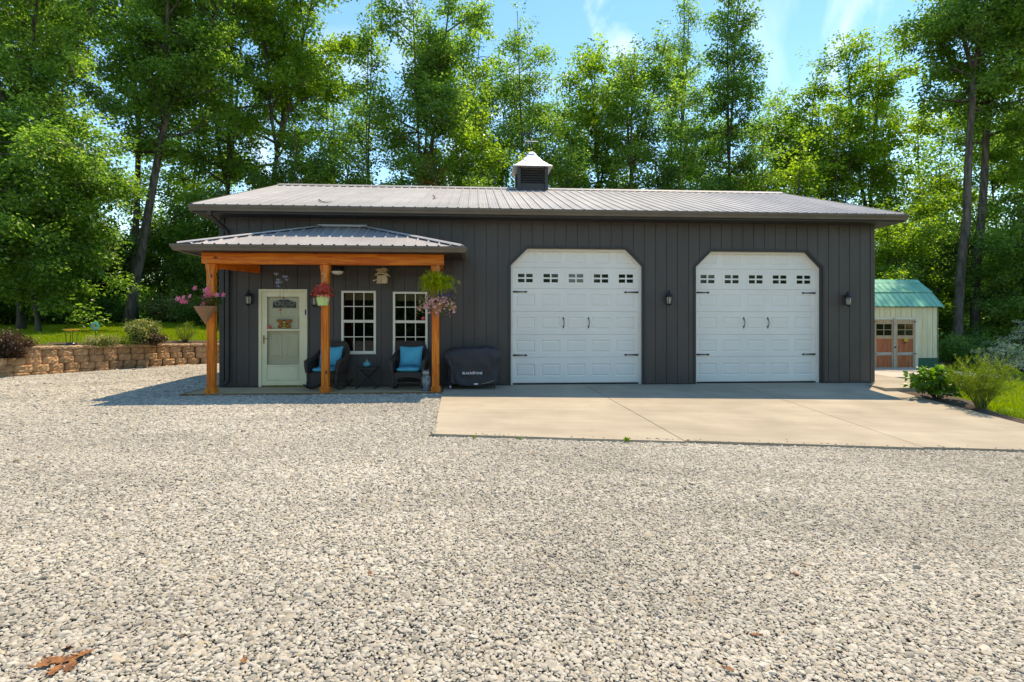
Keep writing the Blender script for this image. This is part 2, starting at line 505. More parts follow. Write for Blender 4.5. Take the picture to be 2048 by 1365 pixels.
def z_up(x, y):
    """upper lawn behind the retaining wall"""
    d = np.clip(np.asarray(y, float) - rw_y(np.asarray(x, float)), 0, None)
    return .66 + .045 * np.clip(d, 0, 16) + .004 * np.clip(d - 16, 0, None) + .04 * np.sin(np.asarray(x) * .7) * np.clip(d / 4, 0, 1)
def z_right(x, y):
    x = np.asarray(x, float); y = np.asarray(y, float)
    return -.30 - .02 * np.clip(x - 12, 0, 10) + .012 * np.clip(y - 8, 0, 30) + .03 * np.sin(x * .9 + y * .5)

def sheet(name, xs, ys, fz, mat, keep=None, parent=None):
    X, Y = np.meshgrid(xs, ys)
    Z = fz(X, Y) * np.ones_like(X)
    nx, ny = len(xs), len(ys)
    mb = MB()
    mb.v = np.stack([X.ravel(), Y.ravel(), Z.ravel()], 1).tolist(); mb.n = len(mb.v)
    for j in range(ny - 1):
        for i in range(nx - 1):
            if keep is not None and not keep((xs[i] + xs[i + 1]) / 2, (ys[j] + ys[j + 1]) / 2): continue
            a = j * nx + i
            mb.f.append((a, a + 1, a + nx + 1, a + nx))
    return mb.build(name, mat, parent, smooth=True)

# forest floor out to the horizon
gx = np.concatenate([np.linspace(-900, -70, 8), np.linspace(-60, 60, 61), np.linspace(70, 900, 8)])
gy = np.concatenate([np.linspace(-900, -70, 8), np.linspace(-60, 90, 76), np.linspace(110, 900, 8)])
o = sheet('ground', gx, gy, lambda X, Y: -.62 + np.where(X > 9.5, .25, 0) * np.clip((X - 9.5) / 3, 0, 1) - .2 * np.clip((-Y - 6) / 4, 0, 1) * np.clip((X + 4) / 4, 0, 1), MAT['soil'])
tag(o, kind='structure')

# gravel yard (base sheet under the stones)
def gkeep(x, y):
    if -5.4 < x < 9.2 and y > .1: return False
    if x > 9.0 and y > -5.2: return False
    if x < 9.2 and y > rw_y(x) + .1: return False
    return True
o = sheet('gravel_bed', np.linspace(-30, 30, 121), np.concatenate([np.linspace(-40, -12, 15), np.linspace(-11.6, 9, 60)]), lambda X, Y: zg(X, Y) - .012, MAT['gravel_bed'], gkeep)
tag(o, kind='structure')

# upper lawn and woodland floor on the left and behind
xs = np.concatenate([np.linspace(-70, -16, 20), np.linspace(-15.5, -4, 70), np.linspace(-3, 6, 8)])
mb = MB()
for i, x in enumerate(xs):
    y0 = float(rw_y(x)) + .22 if x < -4.6 else 10.0
    for j in range(26):
        y = y0 + (70) * (j / 25) ** 2.2
        mb.v.append((x, y, float(z_up(x, y))))
mb.n = len(mb.v)
for i in range(len(xs) - 1):
    for j in range(25):
        a = i * 26 + j; mb.f.append((a, a + 26, a + 27, a + 1))
o = mb.build('upper_lawn', MAT['lawn'], smooth=True); tag(o, kind='structure')

# strip of mulch along the top of the retaining wall
mb = MB()
ms = [i for i in range(len(RWC)) if RWC[i, 0] > -12.2]
for i in ms:
    x, y = RWC[i]
    wd = .95 + .3 * math.sin(i * .45)
    nxt = RWC[min(i + 1, len(RWC) - 1)] - RWC[max(i - 1, 0)]
    nrm = np.array([-nxt[1], nxt[0]]) / np.linalg.norm(nxt)
    for k in range(6):
        p = np.array([x, y]) + nrm * (.25 + wd * k / 5)
        mb.v.append((p[0], p[1], float(z_up(p[0], p[1])) + .03 + .05 * math.sin(PI * k / 5)))
mb.n = len(mb.v)
for a in range(len(ms) - 1):
    for k in range(5):
        q = a * 6 + k; mb.f.append((q, q + 6, q + 7, q + 1))
o = mb.build('mulch_bed', MAT['mulch'], smooth=True); tag(o, kind='structure')

# right-hand lawn, mulch edge along the apron
o = sheet('side_lawn', np.linspace(9.4, 40, 62), np.linspace(-12, 14, 53), lambda X, Y: np.where(Y < 0, np.maximum(zd(9.1, Y) - .05 - .02 * (X - 9.4), -.52) * np.clip(-Y / 3, 0, 1) + z_right(X, Y) * (1 - np.clip(-Y / 3, 0, 1)), z_right(X, Y)), MAT['lawn'],
          lambda x, y: not (x < 11.2 and y > -.9))
tag(o, kind='structure')
def z_slawn(x, y):
    c_ = np.clip(-np.asarray(y, float) / 3, 0, 1)
    return np.maximum(zd(9.1, y) - .05 - .02 * (np.asarray(x) - 9.4), -.52) * c_ + z_right(x, y) * (1 - c_)
mb = MB()
yy = np.linspace(-1.0, -7.5, 40)
for y in yy:
    w = .42 + .75 * math.exp(-((y + 1.2) / .8) ** 2) + .05 * math.sin(y * 5)
    for k in range(5):
        x = 9.06 - .45 * math.exp(-((y + 1.0) / .5) ** 2) + (w + .05) * k / 4
        mb.v.append((x, y, float(zd(9.1, y)) - .05 + .05 * math.sin(PI * k / 4)))
mb.n = len(mb.v)
for a in range(len(yy) - 1):
    for k in range(4):
        q = a * 5 + k; mb.f.append((q, q + 1, q + 6, q + 5))
o = mb.build('mulch_bed', MAT['mulch'], smooth=True); tag(o, kind='structure')

# ------------------------------------------------------------------ concrete apron: slabs with tooled joints
apron = bpy.data.objects.new('driveway', None); C.objects.link(apron); tag(apron, kind='structure'); ORG['driveway'] = Vector((0, 0, 0))
def slab(xa0, xa1, xb0, xb1, y0, y1, name='slab', parent=apron, th=.11, fz=zd, mat='concrete', nx=8, ny=10):
    """xa: left/right x at the back (y1), xb at the front (y0)"""
    mb = MB(); W = nx + 1
    for j in range(ny + 1):
        t = j / ny; y = y1 + (y0 - y1) * t
        l_ = xa0 + (xb0 - xa0) * t; r_ = xa1 + (xb1 - xa1) * t
        for i in range(nx + 1):
            x = l_ + (r_ - l_) * i / nx
            mb.v.append((x, y, float(fz(x, y))))
    nb = len(mb.v)
    for v in mb.v[:nb]: mb.v.append((v[0], v[1], v[2] - th))
    mb.n = len(mb.v)
    for j in range(ny):
        for i in range(nx):
            a = j * W + i
            mb.f.append((a, a + W, a + W + 1, a + 1)); mb.f.append((nb + a, nb + a + 1, nb + a + W + 1, nb + a + W))
    rim = [i for i in range(W)] + [j * W + nx for j in range(1, ny + 1)] + [ny * W + i for i in range(nx - 1, -1, -1)] + [j * W for j in range(ny - 1, 0, -1)]
    for k in range(len(rim)):
        a, b = rim[k], rim[(k + 1) % len(rim)]
        mb.f.append((a, b, nb + b, nb + a))
    return mb.build(name, MAT[mat], parent)
J = .006
slab(-.69, 2.42 - J, -.52, 2.70 - J, -5.15, -.001)
slab(2.42 + J, 5.9 - J, 2.70 + J, 6.0 - J, -5.10, -.001)
slab(5.9 + J, 8.95, 6.0 + J, 9.12, -5.06, -.001)
# joints stay open: a darker fillet lies inside them
mb = MB()
for (xa, xb) in ((2.42, 2.70), (5.9, 6.0)):
    mb.prism([(xa - J, -.01, -.012), (xa + J, -.01, -.012), (xb + J, -5.04, float(zd(xb, -5.04)) - .012), (xb - J, -5.04, float(zd(xb, -5.04)) - .012)], (0, 0, -.05))
mb.build('joint_filler', M('joint_filler', (.27, .23, .17), .9, col2=(.32, .275, .21), scale=20), apron)
# walk to the shed
walk = bpy.data.objects.new('walkway', None); C.objects.link(walk); tag(walk, kind='structure'); ORG['walkway'] = Vector((0, 0, 0))
slab(9.0, 10.8, 8.72, 10.35, -.95, .9, parent=walk, fz=lambda x, y: -.012, th=.14)
slab(9.0, 11.3, 9.0, 10.8, .915, 3.2, parent=walk, fz=lambda x, y: -.03, th=.14)
# sill under the garage: the floor slab of the building
# ------------------------------------------------------------------ main building
X0, X1, DEPTH, WALLH = -5.435, 9.19, 9.14, 3.74
bld = thing('garage_building', 'long dark grey board-sided garage with two white overhead doors and grey metal roof', 'garage', (0, 0, 0))

# openings: x0, x1, top, chamfer
DOORS = [(.767, 3.757, 3.045, .385), (4.96, 7.945, 3.018, .37)]
ENTRY = (-4.627, -3.611, 2.10)
WINS = [(-2.892, -2.156, .72, 2.073), (-1.791, -1.045, .72, 2.056)]
def top_at(x, d):
    """soffit of a clipped-corner opening at x"""
    x0, x1, zt, c_ = d
    if x < x0 + c_: return zt - c_ + (x - x0)
    if x > x1 - c_: return zt - c_ + (x1 - x)
    return zt

front = sub('front_wall', bld)
BW = .2522
nb_ = int(round((X1 - X0 - .18) / BW)); BW = (X1 - X0 - .18) / nb_
def strips(xa, xb):
    """solid (x0,x1,[poly bottoms]) pieces of a board between xa and xb: list of polygons in x,z"""
    cuts = {xa, xb}
    for d in DOORS:
        for c_ in (d[0], d[0] + d[3], d[1] - d[3], d[1]):
            if xa < c_ < xb: cuts.add(c_)
    for c_ in (ENTRY[0], ENTRY[1]):
        if xa < c_ < xb: cuts.add(c_)
    for w in WINS:
        for c_ in w[:2]:
            if xa < c_ < xb: cuts.add(c_)
    cs = sorted(cuts); polys = []
    for a, b in zip(cs[:-1], cs[1:]):
        m = (a + b) / 2
        done = False
        for d in DOORS:
            if d[0] < m < d[1]:
                polys.append([(a, top_at(a + 1e-6, d)), (b, top_at(b - 1e-6, d)), (b, WALLH), (a, WALLH)]); done = True
        if ENTRY[0] < m < ENTRY[1]:
            polys.append([(a, ENTRY[2]), (b, ENTRY[2]), (b, WALLH), (a, WALLH)]); done = True
        for w in WINS:
            if w[0] < m < w[1]:
                polys.append([(a, .03), (b, .03), (b, w[2]), (a, w[2])]); polys.append([(a, w[3]), (b, w[3]), (b, WALLH), (a, WALLH)]); done = True
        if not done: polys.append([(a, .03), (b, .03), (b, WALLH), (a, WALLH)])
    return polys
for i in range(nb_):
    xa = X0 + .09 + i * BW; xb = xa + BW
    A = [(poly, 0, .035) for poly in strips(xa + .013, xb)] + [(poly, .014, .02) for poly in strips(xa, xa + .013)]
    whole = any(p[0][0][1] < .1 and p[0][2][1] > 3 for p in A[:-1]) or not any(p[0][2][1] < 3 for p in A)
    for sel in ((A,) if whole else ([p for p in A if p[0][2][1] > 3], [p for p in A if p[0][2][1] < 3])):
        mb = MB()
        for poly, y_, d_ in sel: mb.prism([(x, y_, z) for x, z in poly], (0, d_, 0))
        mb.build('siding_board', MAT['siding'], front)
# corner boards, base flashing, frieze under the soffit
mb = MB().bbox(X0 - .012, X0 + .088, -.014, .05, .02, WALLH).bbox(X0 - .012, X0 + .02, .051, .12, .02, WALLH); mb.build('corner_trim', MAT['trim_dark'], front)
mb = MB().bbox(X1 - .088, X1 + .012, -.014, .05, .02, WALLH).bbox(X1 - .02, X1 + .012, .051, .12, .02, WALLH); mb.build('corner_trim', MAT['siding'], front)
for a, b in ((X0, ENTRY[0] - .01), (ENTRY[1] + .01, DOORS[0][0] - .04), (DOORS[0][1] + .04, DOORS[1][0] - .04), (DOORS[1][1] + .04, X1)):
    MB().box(a, b, -.02, .03, .0, .03).build('base_flashing', MAT['trim_dark'], front)
mb = MB().box(X0, X1, -.022, -.001, WALLH - .10, WALLH + .06); mb.build('frieze_board', MAT['trim_dark'], front)

# side and back walls with vertical boards of the same siding
for nm, x, sgn in (('side_wall', X0, -1), ('side_wall', X1, 1)):
    w = sub(nm, bld)
    n_ = 36; bw = (DEPTH - .12) / n_
    for i in range(n_):
        ya = .12 + i * bw; yb = ya + bw
        zt = lambda y: WALLH + .335 * (min(y, DEPTH - y) + 0.0)
        mb = MB()
        xx = x if sgn < 0 else x - .035
        pts = [(ya + .013, .03), (yb, .03), (yb, zt(yb)), (ya + .013, zt(ya + .013))]
        if ya < DEPTH / 2 < yb: pts = [(ya + .013, .03), (yb, .03), (yb, zt(yb)), (DEPTH / 2, zt(DEPTH / 2)), (ya + .013, zt(ya + .013))]
        mb.prism([(xx, y, z) for y, z in pts], (.035, 0, 0))
        mb.prism([(x if sgn > 0 else x + .014, y, z) for y, z in [(ya, .03), (ya + .013, .03), (ya + .013, zt(ya)), (ya, zt(ya))]], (-.02 if sgn > 0 else .02, 0, 0))
        mb.build('siding_board', MAT['siding'], w)
mb = MB().box(X0 + .05, X1 - .05, DEPTH - .04, DEPTH, .0, WALLH + .1); mb.build('back_wall', MAT['siding'], bld)
mb = MB().box(X0 + .04, X1 - .04, .05, DEPTH - .05, -.12, -.004); mb.build('floor_slab', MAT['concrete'], bld)
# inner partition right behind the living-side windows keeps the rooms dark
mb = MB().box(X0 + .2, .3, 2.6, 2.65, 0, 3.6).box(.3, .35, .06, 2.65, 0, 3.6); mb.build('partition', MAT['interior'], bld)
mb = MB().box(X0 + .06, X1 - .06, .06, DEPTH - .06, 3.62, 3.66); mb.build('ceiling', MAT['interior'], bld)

# ---- roof
roof = sub('roof', bld)
EY, EZ = -.45, 3.80            # eave line (top of sheet)
RY = DEPTH / 2; RZ = EZ + .335 * (RY - EY)
RX0, RX1 = -5.785, 9.56
sl = math.atan2(RZ - EZ, RY - EY); SLEN = math.hypot(RZ - EZ, RY - EY)
def rib_profile(w, pitch, h=.022, minor=True):
    """cross-section of a ribbed sheet: list of (x, height)"""
    pts = []
    k = 0
    n_ = int(round(w / pitch))
    for i in range(n_):
        b = i * pitch
        pts += [(b, h), (b + .012, h), (b + .030, 0)]
        if minor:
            pts += [(b + pitch * .38, 0), (b + pitch * .40, .005), (b + pitch * .44, .005), (b + pitch * .46, 0), (b + pitch * .66, 0), (b + pitch * .68, .005), (b + pitch * .72, .005), (b + pitch * .74, 0)]
        pts += [(b + pitch - .030, 0), (b + pitch - .012, h)]
    pts.append((w, h))
    return pts
def roof_sheet(prof, o, ax, up, ln, nrm, th=.004):
    """ribbed sheet swept from o along 'up' for length ln"""
    mb = MB(); o = Vector(o); ax = Vector(ax); up = Vector(up).normalized(); nrm = Vector(nrm).normalized()
    n_ = len(prof)
    for e in (0, ln):
        for t in (0, -th):
            for x, h in prof: mb.v.append(tuple(o + ax * x + up * e + nrm * (h + t)))
    mb.n = len(mb.v)
    for i in range(n_ - 1):
        mb.f += [(i, i + 1, 2 * n_ + i + 1, 2 * n_ + i), (n_ + i + 1, n_ + i, 3 * n_ + i, 3 * n_ + i + 1), (i + 1, i, n_ + i, n_ + i + 1), (2 * n_ + i, 2 * n_ + i + 1, 3 * n_ + i + 1, 3 * n_ + i)]
    return mb
PITCH = (RX1 - RX0) / 68; PW = PITCH * 4
upf = Vector((0, math.cos(sl), math.sin(sl))); nf = Vector((0, -math.sin(sl), math.cos(sl)))
first = None
for i in range(17):
    for side in (0, 1):
        if side == 0:
            mb = roof_sheet(rib_profile(PW, PITCH), (0, 0, 0), (1, 0, 0), upf, SLEN, nf)
            if first is None:
                first = mb.build('roof_panel', MAT['roof_metal'], roof)
                ob = first
            else:
                ob = first.copy(); C.objects.link(ob)
            ob.location = (RX0 + i * PW, EY, EZ + .0005 * (i % 2))
        else:
            ob = first.copy(); C.objects.link(ob)
            ob.rotation_euler = (0, 0, PI); ob.location = (RX0 + (i + 1) * PW, DEPTH - EY, EZ)
        ob.parent = roof
mb = MB()
c0 = Vector((0, RY, RZ))
mb.prism([(RX0 - .03, RY - .22, RZ - .22 * .335 + .026), (RX0 - .03, RY - .03, RZ + .040), (RX0 - .03, RY, RZ + .055), (RX0 - .03, RY + .03, RZ + .040), (RX0 - .03, RY + .22, RZ - .22 * .335 + .026), (RX0 - .03, RY, RZ + .03)], (RX1 - RX0 + .06, 0, 0))
mb.build('ridge_cap', M('ridge_cap', S(150, 145, 142), .35, metal=.2, col2=S(164, 158, 154), scale=3), roof)
# rake trims, fascia and soffit
for x in (RX0 - .035, RX1 + .005):
    mb = MB()
    for s_ in (1, -1):
        ye = EY if s_ > 0 else DEPTH - EY
        mb.prism([(x, ye, EZ - .16), (x, ye, EZ + .03), (x, RY, RZ + .03), (x, RY, RZ - .16)], (.03, 0, 0))
    mb.build('rake_trim', MAT['gutter'], roof)
mb = MB()
mb.box(RX0, RX1, EY + .02, -.023, 3.632, 3.65)
mb.box(RX0, X0 - .02, -.02, DEPTH + .02, 3.632, 3.65).box(X1 + .02, RX1, -.02, DEPTH + .02, 3.632, 3.65)
mb.box(RX0, RX1, DEPTH + .02, DEPTH - EY, 3.632, 3.65)
mb.build('soffit', MAT['soffit'], roof)
mb = MB().box(RX0, RX1, EY, EY + .018, 3.625, 3.785); mb.build('fascia', MAT['trim_dark'], roof)
mb = MB().box(RX0, RX1, DEPTH - EY - .02, DEPTH - EY, 3.625, 3.785); mb.build('fascia', MAT['trim_dark'], roof)

def gutter_profile(y, z, s_=-1):
    """K-style gutter seen in section (y,z), outer side towards s_"""
    return [(y, z), (y, z - .125), (y + s_ * .075, z - .125), (y + s_ * .085, z - .085), (y + s_ * .105, z - .06), (y + s_ * .118, z - .035), (y + s_ * .118, z - .004), (y + s_ * .108, z - .004), (y + s_ * .106, z - .036), (y + s_ * .09, z - .064), (y + s_ * .075, z - .09), (y + s_ * .068, z - .117), (y + s_ * .008, z - .117), (y + s_ * .008, z)]
mb = MB().prism([(RX0 - .02, y, z) for y, z in gutter_profile(EY - .002, EZ - .012)], (RX1 - RX0 + .04, 0, 0))
for x in (RX0 - .024, RX1 + .0202): mb.prism([(x, y, z) for y, z in [(EY, EZ - .014), (EY, EZ - .135), (EY - .076, EZ - .135), (EY - .118, EZ - .05), (EY - .118, EZ - .014)]], (.0035, 0, 0))
mb.build('gutter', MAT['gutter'], bld)
# downspout with its elbow on the left corner, running on below the porch roof
def flat_tube(mb, pts, w=.075, d=.055):
    for a, b in zip(pts[:-1], pts[1:]):
        a, b = Vector(a), Vector(b); dr = (b - a).normalized()
        sx_ = Vector((1, 0, 0)) if abs(dr.x) < .9 else Vector((0, 0, 1))
        sy_ = dr.cross(sx_).normalized(); sx_ = sy_.cross(dr).normalized()
        mb.prism([a + sx_ * w / 2 + sy_ * d / 2, a - sx_ * w / 2 + sy_ * d / 2, a - sx_ * w / 2 - sy_ * d / 2, a + sx_ * w / 2 - sy_ * d / 2], b - a)
    return mb
mb = flat_tube(MB(), [(-5.42, -.50, 3.68), (-5.42, -.48, 3.58), (-5.33, -.30, 3.45), (-5.27, -.10, 3.36), (-5.26, -.055, 3.26), (-5.26, -.052, .14), (-5.26, -.16, .07)])
mb.build('downspout', MAT['trim_dark'], bld)

# ---- overhead doors
def ring_prism(outer, inner, y0, y1):
    """open frame between two polylines of equal length (x,z), between y0 and y1"""
    mb = MB(); n_ = len(outer)
    for (x, z) in outer: mb.v.append((x, y0, z))
    for (x, z) in inner: mb.v.append((x, y0, z))
    for (x, z) in outer: mb.v.append((x, y1, z))
    for (x, z) in inner: mb.v.append((x, y1, z))
    mb.n = len(mb.v)
    for i in range(n_ - 1):
        mb.f += [(i, n_ + i, n_ + i + 1, i + 1), (2 * n_ + i, 2 * n_ + i + 1, 3 * n_ + i + 1, 3 * n_ + i), (i, i + 1, 2 * n_ + i + 1, 2 * n_ + i), (n_ + i, 3 * n_ + i, 3 * n_ + i + 1, n_ + i + 1)]
    mb.f += [(0, 2 * n_, 3 * n_, n_), (n_ - 1, 2 * n_ - 1, 4 * n_ - 1, 3 * n_ - 1)]
    return mb
def oct_line(d, e, zb=.0):
    """outline of a clipped opening grown by e"""
    x0, x1, zt, c_ = d
    k = e * math.tan(PI / 8)
    return [(x0 - e, zb), (x0 - e, zt - c_ + k), (x0 + c_ - k, zt + e), (x1 - c_ + k, zt + e), (x1 + e, zt - c_ + k), (x1 + e, zb)]
panel_mesh = {}
def raised_panel(w, h):
    """field standing proud inside a sunk moulding; origin at lower left, face at y=0 looking to -y"""
    mb = MB()
    rects = [(0, 0), (.020, .012), (.030, .012), (.048, .002)]
    for ins, dp in rects: mb.v += [(ins, dp, ins), (w - ins, dp, ins), (w - ins, dp, h - ins), (ins, dp, h - ins)]
    mb.n = len(mb.v)
    for k in range(3):
        for i in range(4):
            a = k * 4 + i; b = k * 4 + (i + 1) % 4
            mb.f.append((a, b, b + 4, a + 4))
    mb.f.append((12, 13, 14, 15))
    return mb
def overhead_door(d):
    gd = sub('garage_door', bld)
    x0, x1, zt, c_ = d
    ring_prism(oct_line(d, .045), oct_line(d, .0), -.016, -.002).build('opening_trim', MAT['trim_dark'], gd)
    ring_prism(oct_line(d, .004), oct_line(d, -.012), .0, .13).build('reveal', MAT['trim_dark'], gd)
    ring_prism(oct_line(d, -.012), oct_line(d, -.062), .10, .19).build('jamb', MAT['door_white'], gd)
    yd = .165
    xa, xb = x0 + .03, x1 - .03
    seams = [.028, .60, 1.11, 1.635, 2.15, 2.62, 3.12]
    pitch = (x1 - x0 - .125) / 5; pw = .44; ph = .285
    cols = [x0 + .0625 + pitch * (i + .5) for i in range(5)]
    for r_ in range(6):
        z0, z1 = seams[r_] + .0012, seams[r_ + 1] - .0012
        ht = ph if r_ != 1 - 1 + 5 else .30
        zc = (z0 + z1) / 2 - (.0 if r_ else -.005)
        za, zb = zc - ht / 2, zc + ht / 2
        holes = [(c__ - pw / 2, c__ + pw / 2) for c__ in cols]
        mb = MB()
        # flat stile-and-rail face with holes for the panels, rounded over at the seams
        def face(a, b, zc0, zc1): mb.add([(a, yd, zc0), (b, yd, zc0), (b, yd, zc1), (a, yd, zc1)], [(0, 1, 2, 3)])
        face(xa, xb, z0 + .012, za); face(xa, xb, zb, z1 - .012)
        prev = xa
        for a, b in holes:
            face(prev, a, za, zb); prev = b
        face(prev, xb, za, zb)
        mb.add([(xa, yd, z0 + .012), (xb, yd, z0 + .012), (xb, yd + .007, z0), (xa, yd + .007, z0)], [(0, 3, 2, 1)])
        mb.add([(xa, yd, z1 - .012), (xb, yd, z1 - .012), (xb, yd + .007, z1), (xa, yd + .007, z1)], [(0, 1, 2, 3)])
        # shallow bead lines along the rails
        for zz in (z0 + .045, z1 - .045):
            mb.box(xa, xb, yd - .0025, yd + .001, zz - .004, zz + .004)
        if r_ != 4:
            mb.box(xa, xb, yd + .02, yd + .04, z0, z1)
        mb.build('door_section', MAT['door_white'], gd)
        for a, b in holes:
            if r_ == 4:
                # window insert: white frame with cross bars over four panes
                wx0, wx1, wz0, wz1 = a + .055, b - .055, zc - .095, zc + .095
                mbf = MB()
                for bx in ((a, wx0, za, zb), (wx1, b, za, zb), (wx0, wx1, za, wz0), (wx0, wx1, wz1, zb)):
                    mbf.box(bx[0], bx[1], yd - .006, yd + .03, bx[2], bx[3])
                xm = (wx0 + wx1) / 2
                mbf.box(xm - .017, xm + .017, yd - .004, yd + .02, wz0, wz1)
                mbf.box(wx0, xm - .017, yd - .003, yd + .02, zc - .017, zc + .017).box(xm + .017, wx1, yd - .003, yd + .02, zc - .017, zc + .017)
                mbf.build('window_frame', MAT['door_white'], gd)
                for px0, px1 in ((wx0, xm - .017), (xm + .017, wx1)):
                    for pz0, pz1 in ((wz0, zc - .017), (zc + .017, wz1)):
                        MB().box(px0, px1, yd + .012, yd + .016, pz0, pz1).build('window_pane', MAT['glass_dark'], gd)
            else:
                key = ht
                if key not in panel_mesh:
                    panel_mesh[key] = raised_panel(pw, ht).build('raised_panel', MAT['door_white'], gd); ob = panel_mesh[key]
                else:
                    ob = panel_mesh[key].copy(); C.objects.link(ob); ob.parent = gd
                ob.location = (a, yd, za)
    # strap hinges and pull handles of black iron
    for zz in (2.075, .655):
        for s_, xe in ((1, x0 + .066), (-1, x1 - .066)):
            L_ = .33
            pts = [(xe, zz - .021), (xe + s_ * .27, zz - .009), (xe + s_ * .275, zz - .024), (xe + s_ * .30, zz - .018), (xe + s_ * .335, zz), (xe + s_ * .30, zz + .018), (xe + s_ * .275, zz + .024), (xe + s_ * .27, zz + .009), (xe, zz + .021)]
            MB().prism([(x, yd - .014, z) for x, z in pts], (0, .010, 0)).build('strap_hinge', MAT['iron'], gd)
    for xh in (cols[2] - pitch / 2, cols[2] + pitch / 2):
        zh = 1.385
        mb = MB()
        for sg in (1, -1):
            b = zh + sg * .085
            mb.prism([(xh + x, yd - .012, b + sg * z) for x, z in ((-.014, 0), (-.020, .016), (-.008, .026), (0, .052), (.008, .026), (.020, .016), (.014, 0), (.01, -.012), (-.01, -.012))], (0, .010, 0))
        mb.tube([(xh, yd - .012, zh + .085), (xh + .004, yd - .035, zh + .06), (xh + .008, yd - .045, zh + .02), (xh + .008, yd - .045, zh - .03), (xh + .004, yd - .035, zh - .06), (xh, yd - .012, zh - .085)], .009, 6)
        mb.build('pull_handle', MAT['iron'], gd)
    MB().box(x0 + .03, x1 - .03, yd - .012, yd + .02, .0, .027).build('weather_seal', MAT['iron'], gd)
    return gd
gda = overhead_door(DOORS[0]); gdb = overhead_door(DOORS[1])

# ---- front door with a storm door over it
ed = sub('front_door', bld)
ex0, ex1, ezt = ENTRY
def frame_box(x0, x1, z0, z1, w, y0, y1, bottom=True, wt=None, wb=None):
    wt = wt or w; wb = wb or w
    mb = MB()
    mb.bbox(x0, x0 + w, y0, y1, z0, z1).bbox(x1 - w, x1, y0, y1, z0, z1).bbox(x0 + w, x1 - w, y0 + .0015, y1 - .0015, z1 - wt, z1)
    if bottom: mb.bbox(x0 + w, x1 - w, y0 + .0015, y1 - .0015, z0, z0 + wb)
    return mb
frame_box(ex0, ex1, .01, ezt, .062, -.030, .11, bottom=False, wt=.06).build('casing', MAT['cream'], ed)
MB().bbox(ex0 + .06, ex1 - .06, -.03, .10, .0, .035).build('threshold', MAT['brass'], ed)
sx0, sx1, szt = ex0 + .064, ex1 - .064, ezt - .063
frame_box(sx0, sx1, .037, szt, .105, -.012, .020, wt=.10, wb=.10).build('storm_frame', MAT['cream'], ed)
MB().bbox(sx0 + .106, sx1 - .106, -.008, .016, .138, .445, .01).bbox(sx0 + .14, sx1 - .14, -.014, -.0085, .175, .41, .004).build('kick_panel', MAT['cream'], ed)
MB().bbox(sx0 + .106, sx1 - .106, -.014, .018, .446, .478).build('lower_rail', MAT['cream'], ed)
MB().bbox(sx0 + .106, sx1 - .106, -.016, .018, 1.205, 1.245).build('middle_rail', MAT['cream'], ed)
MB().box(sx0 + .106, sx1 - .106, .001, .004, .479, 1.204).build('glass_pane', MAT['glass_clear'], ed)
MB().box(sx0 + .106, sx1 - .106, .001, .004, 1.246, szt - .10).build('glass_pane', MAT['glass_clear'], ed)
# inner door slab: raised panels and an arched leaded light
MB().bbox(ex0 + .062, ex1 - .062, .075, .115, .036, ezt - .06).build('door_slab', MAT['cream'], ed)
for (a, b, z0, z1) in ((.20, .46, .62, 1.14), (.555, .815, .62, 1.14), (.20, .46, 1.22, 1.52), (.555, .815, 1.22, 1.52)):
    ob = raised_panel(b - a, z1 - z0)
    ob.v = [(v[0] + ex0 + a, v[1] + .062, v[2] + z0) for v in ob.v]
    ob.build('raised_panel', MAT['cream'], ed)
lx0, lx1, lz0 = ex0 + .265, ex1 - .255, 1.70
lw = lx1 - lx0
arch = [(lx0, lz0), (lx1, lz0), (lx1, lz0 + .125)] + [(lx1 - lw * k / 12, lz0 + .125 + .065 * math.sin(PI * k / 12)) for k in range(1, 12)] + [(lx0, lz0 + .125)]
MB().prism([(x, .066, z) for x, z in arch], (0, .008, 0)).build('leaded_light', M('leaded_light', (.006, .010, .009), .06, col2=(.012, .02, .016), scale=30, spec=.8), ed)
mb = MB()
cx_, cz_ = (lx0 + lx1) / 2, lz0 + .095
def lead(pts, r_=.0042): mb.tube([(x, .062, z) for x, z in pts], r_, 5)
lead(arch + [arch[0]], .009)
for q in (.088, .040): lead([(cx_ - q, cz_), (cx_, cz_ + q), (cx_ + q, cz_), (cx_, cz_ - q), (cx_ - q, cz_)], .006)
for s_ in (1, -1):
    for k, amp in enumerate((.06, .03, -.03, -.055)):
        lead([(cx_ + s_ * (.088 + t * (lw / 2 - .088)), cz_ + amp * math.sin(PI * min(1, t * 1.3)) ** 1 * (1 if t < .77 else .4)) for t in (0, .2, .4, .6, .8, 1)])
mb.build('lead_came', M('lead_came', (.5, .5, .46), .35, metal=.5, col2=(.42, .42, .38), scale=20), ed)
frame_box(lx0 - .03, lx1 + .03, lz0 - .03, lz0 + .235, .026, .058, .074).build('light_surround', MAT['cream'], ed)
mb = MB().bbox(sx0 + .03, sx0 + .058, -.024, -.013, .93, 1.11, .004)
mb.tube([(sx0 + .044, -.024, 1.05), (sx0 + .044, -.065, 1.05), (sx0 + .06, -.072, 1.045), (sx0 + .15, -.072, 1.035)], .008, 8)
mb.build('lever_handle', MAT['brass'], ed)
mb = MB().bbox(ex1 - .045, ex1 + .004, -.046, -.031, 1.53, 1.68, .006); mb.build('doorbell', MAT['white_print'], ed)
mb = MB().bbox(ex1 - .040, ex1 - .012, -.052, -.0465, 1.545, 1.665, .004); mb.build('doorbell_face', MAT['iron'], ed)

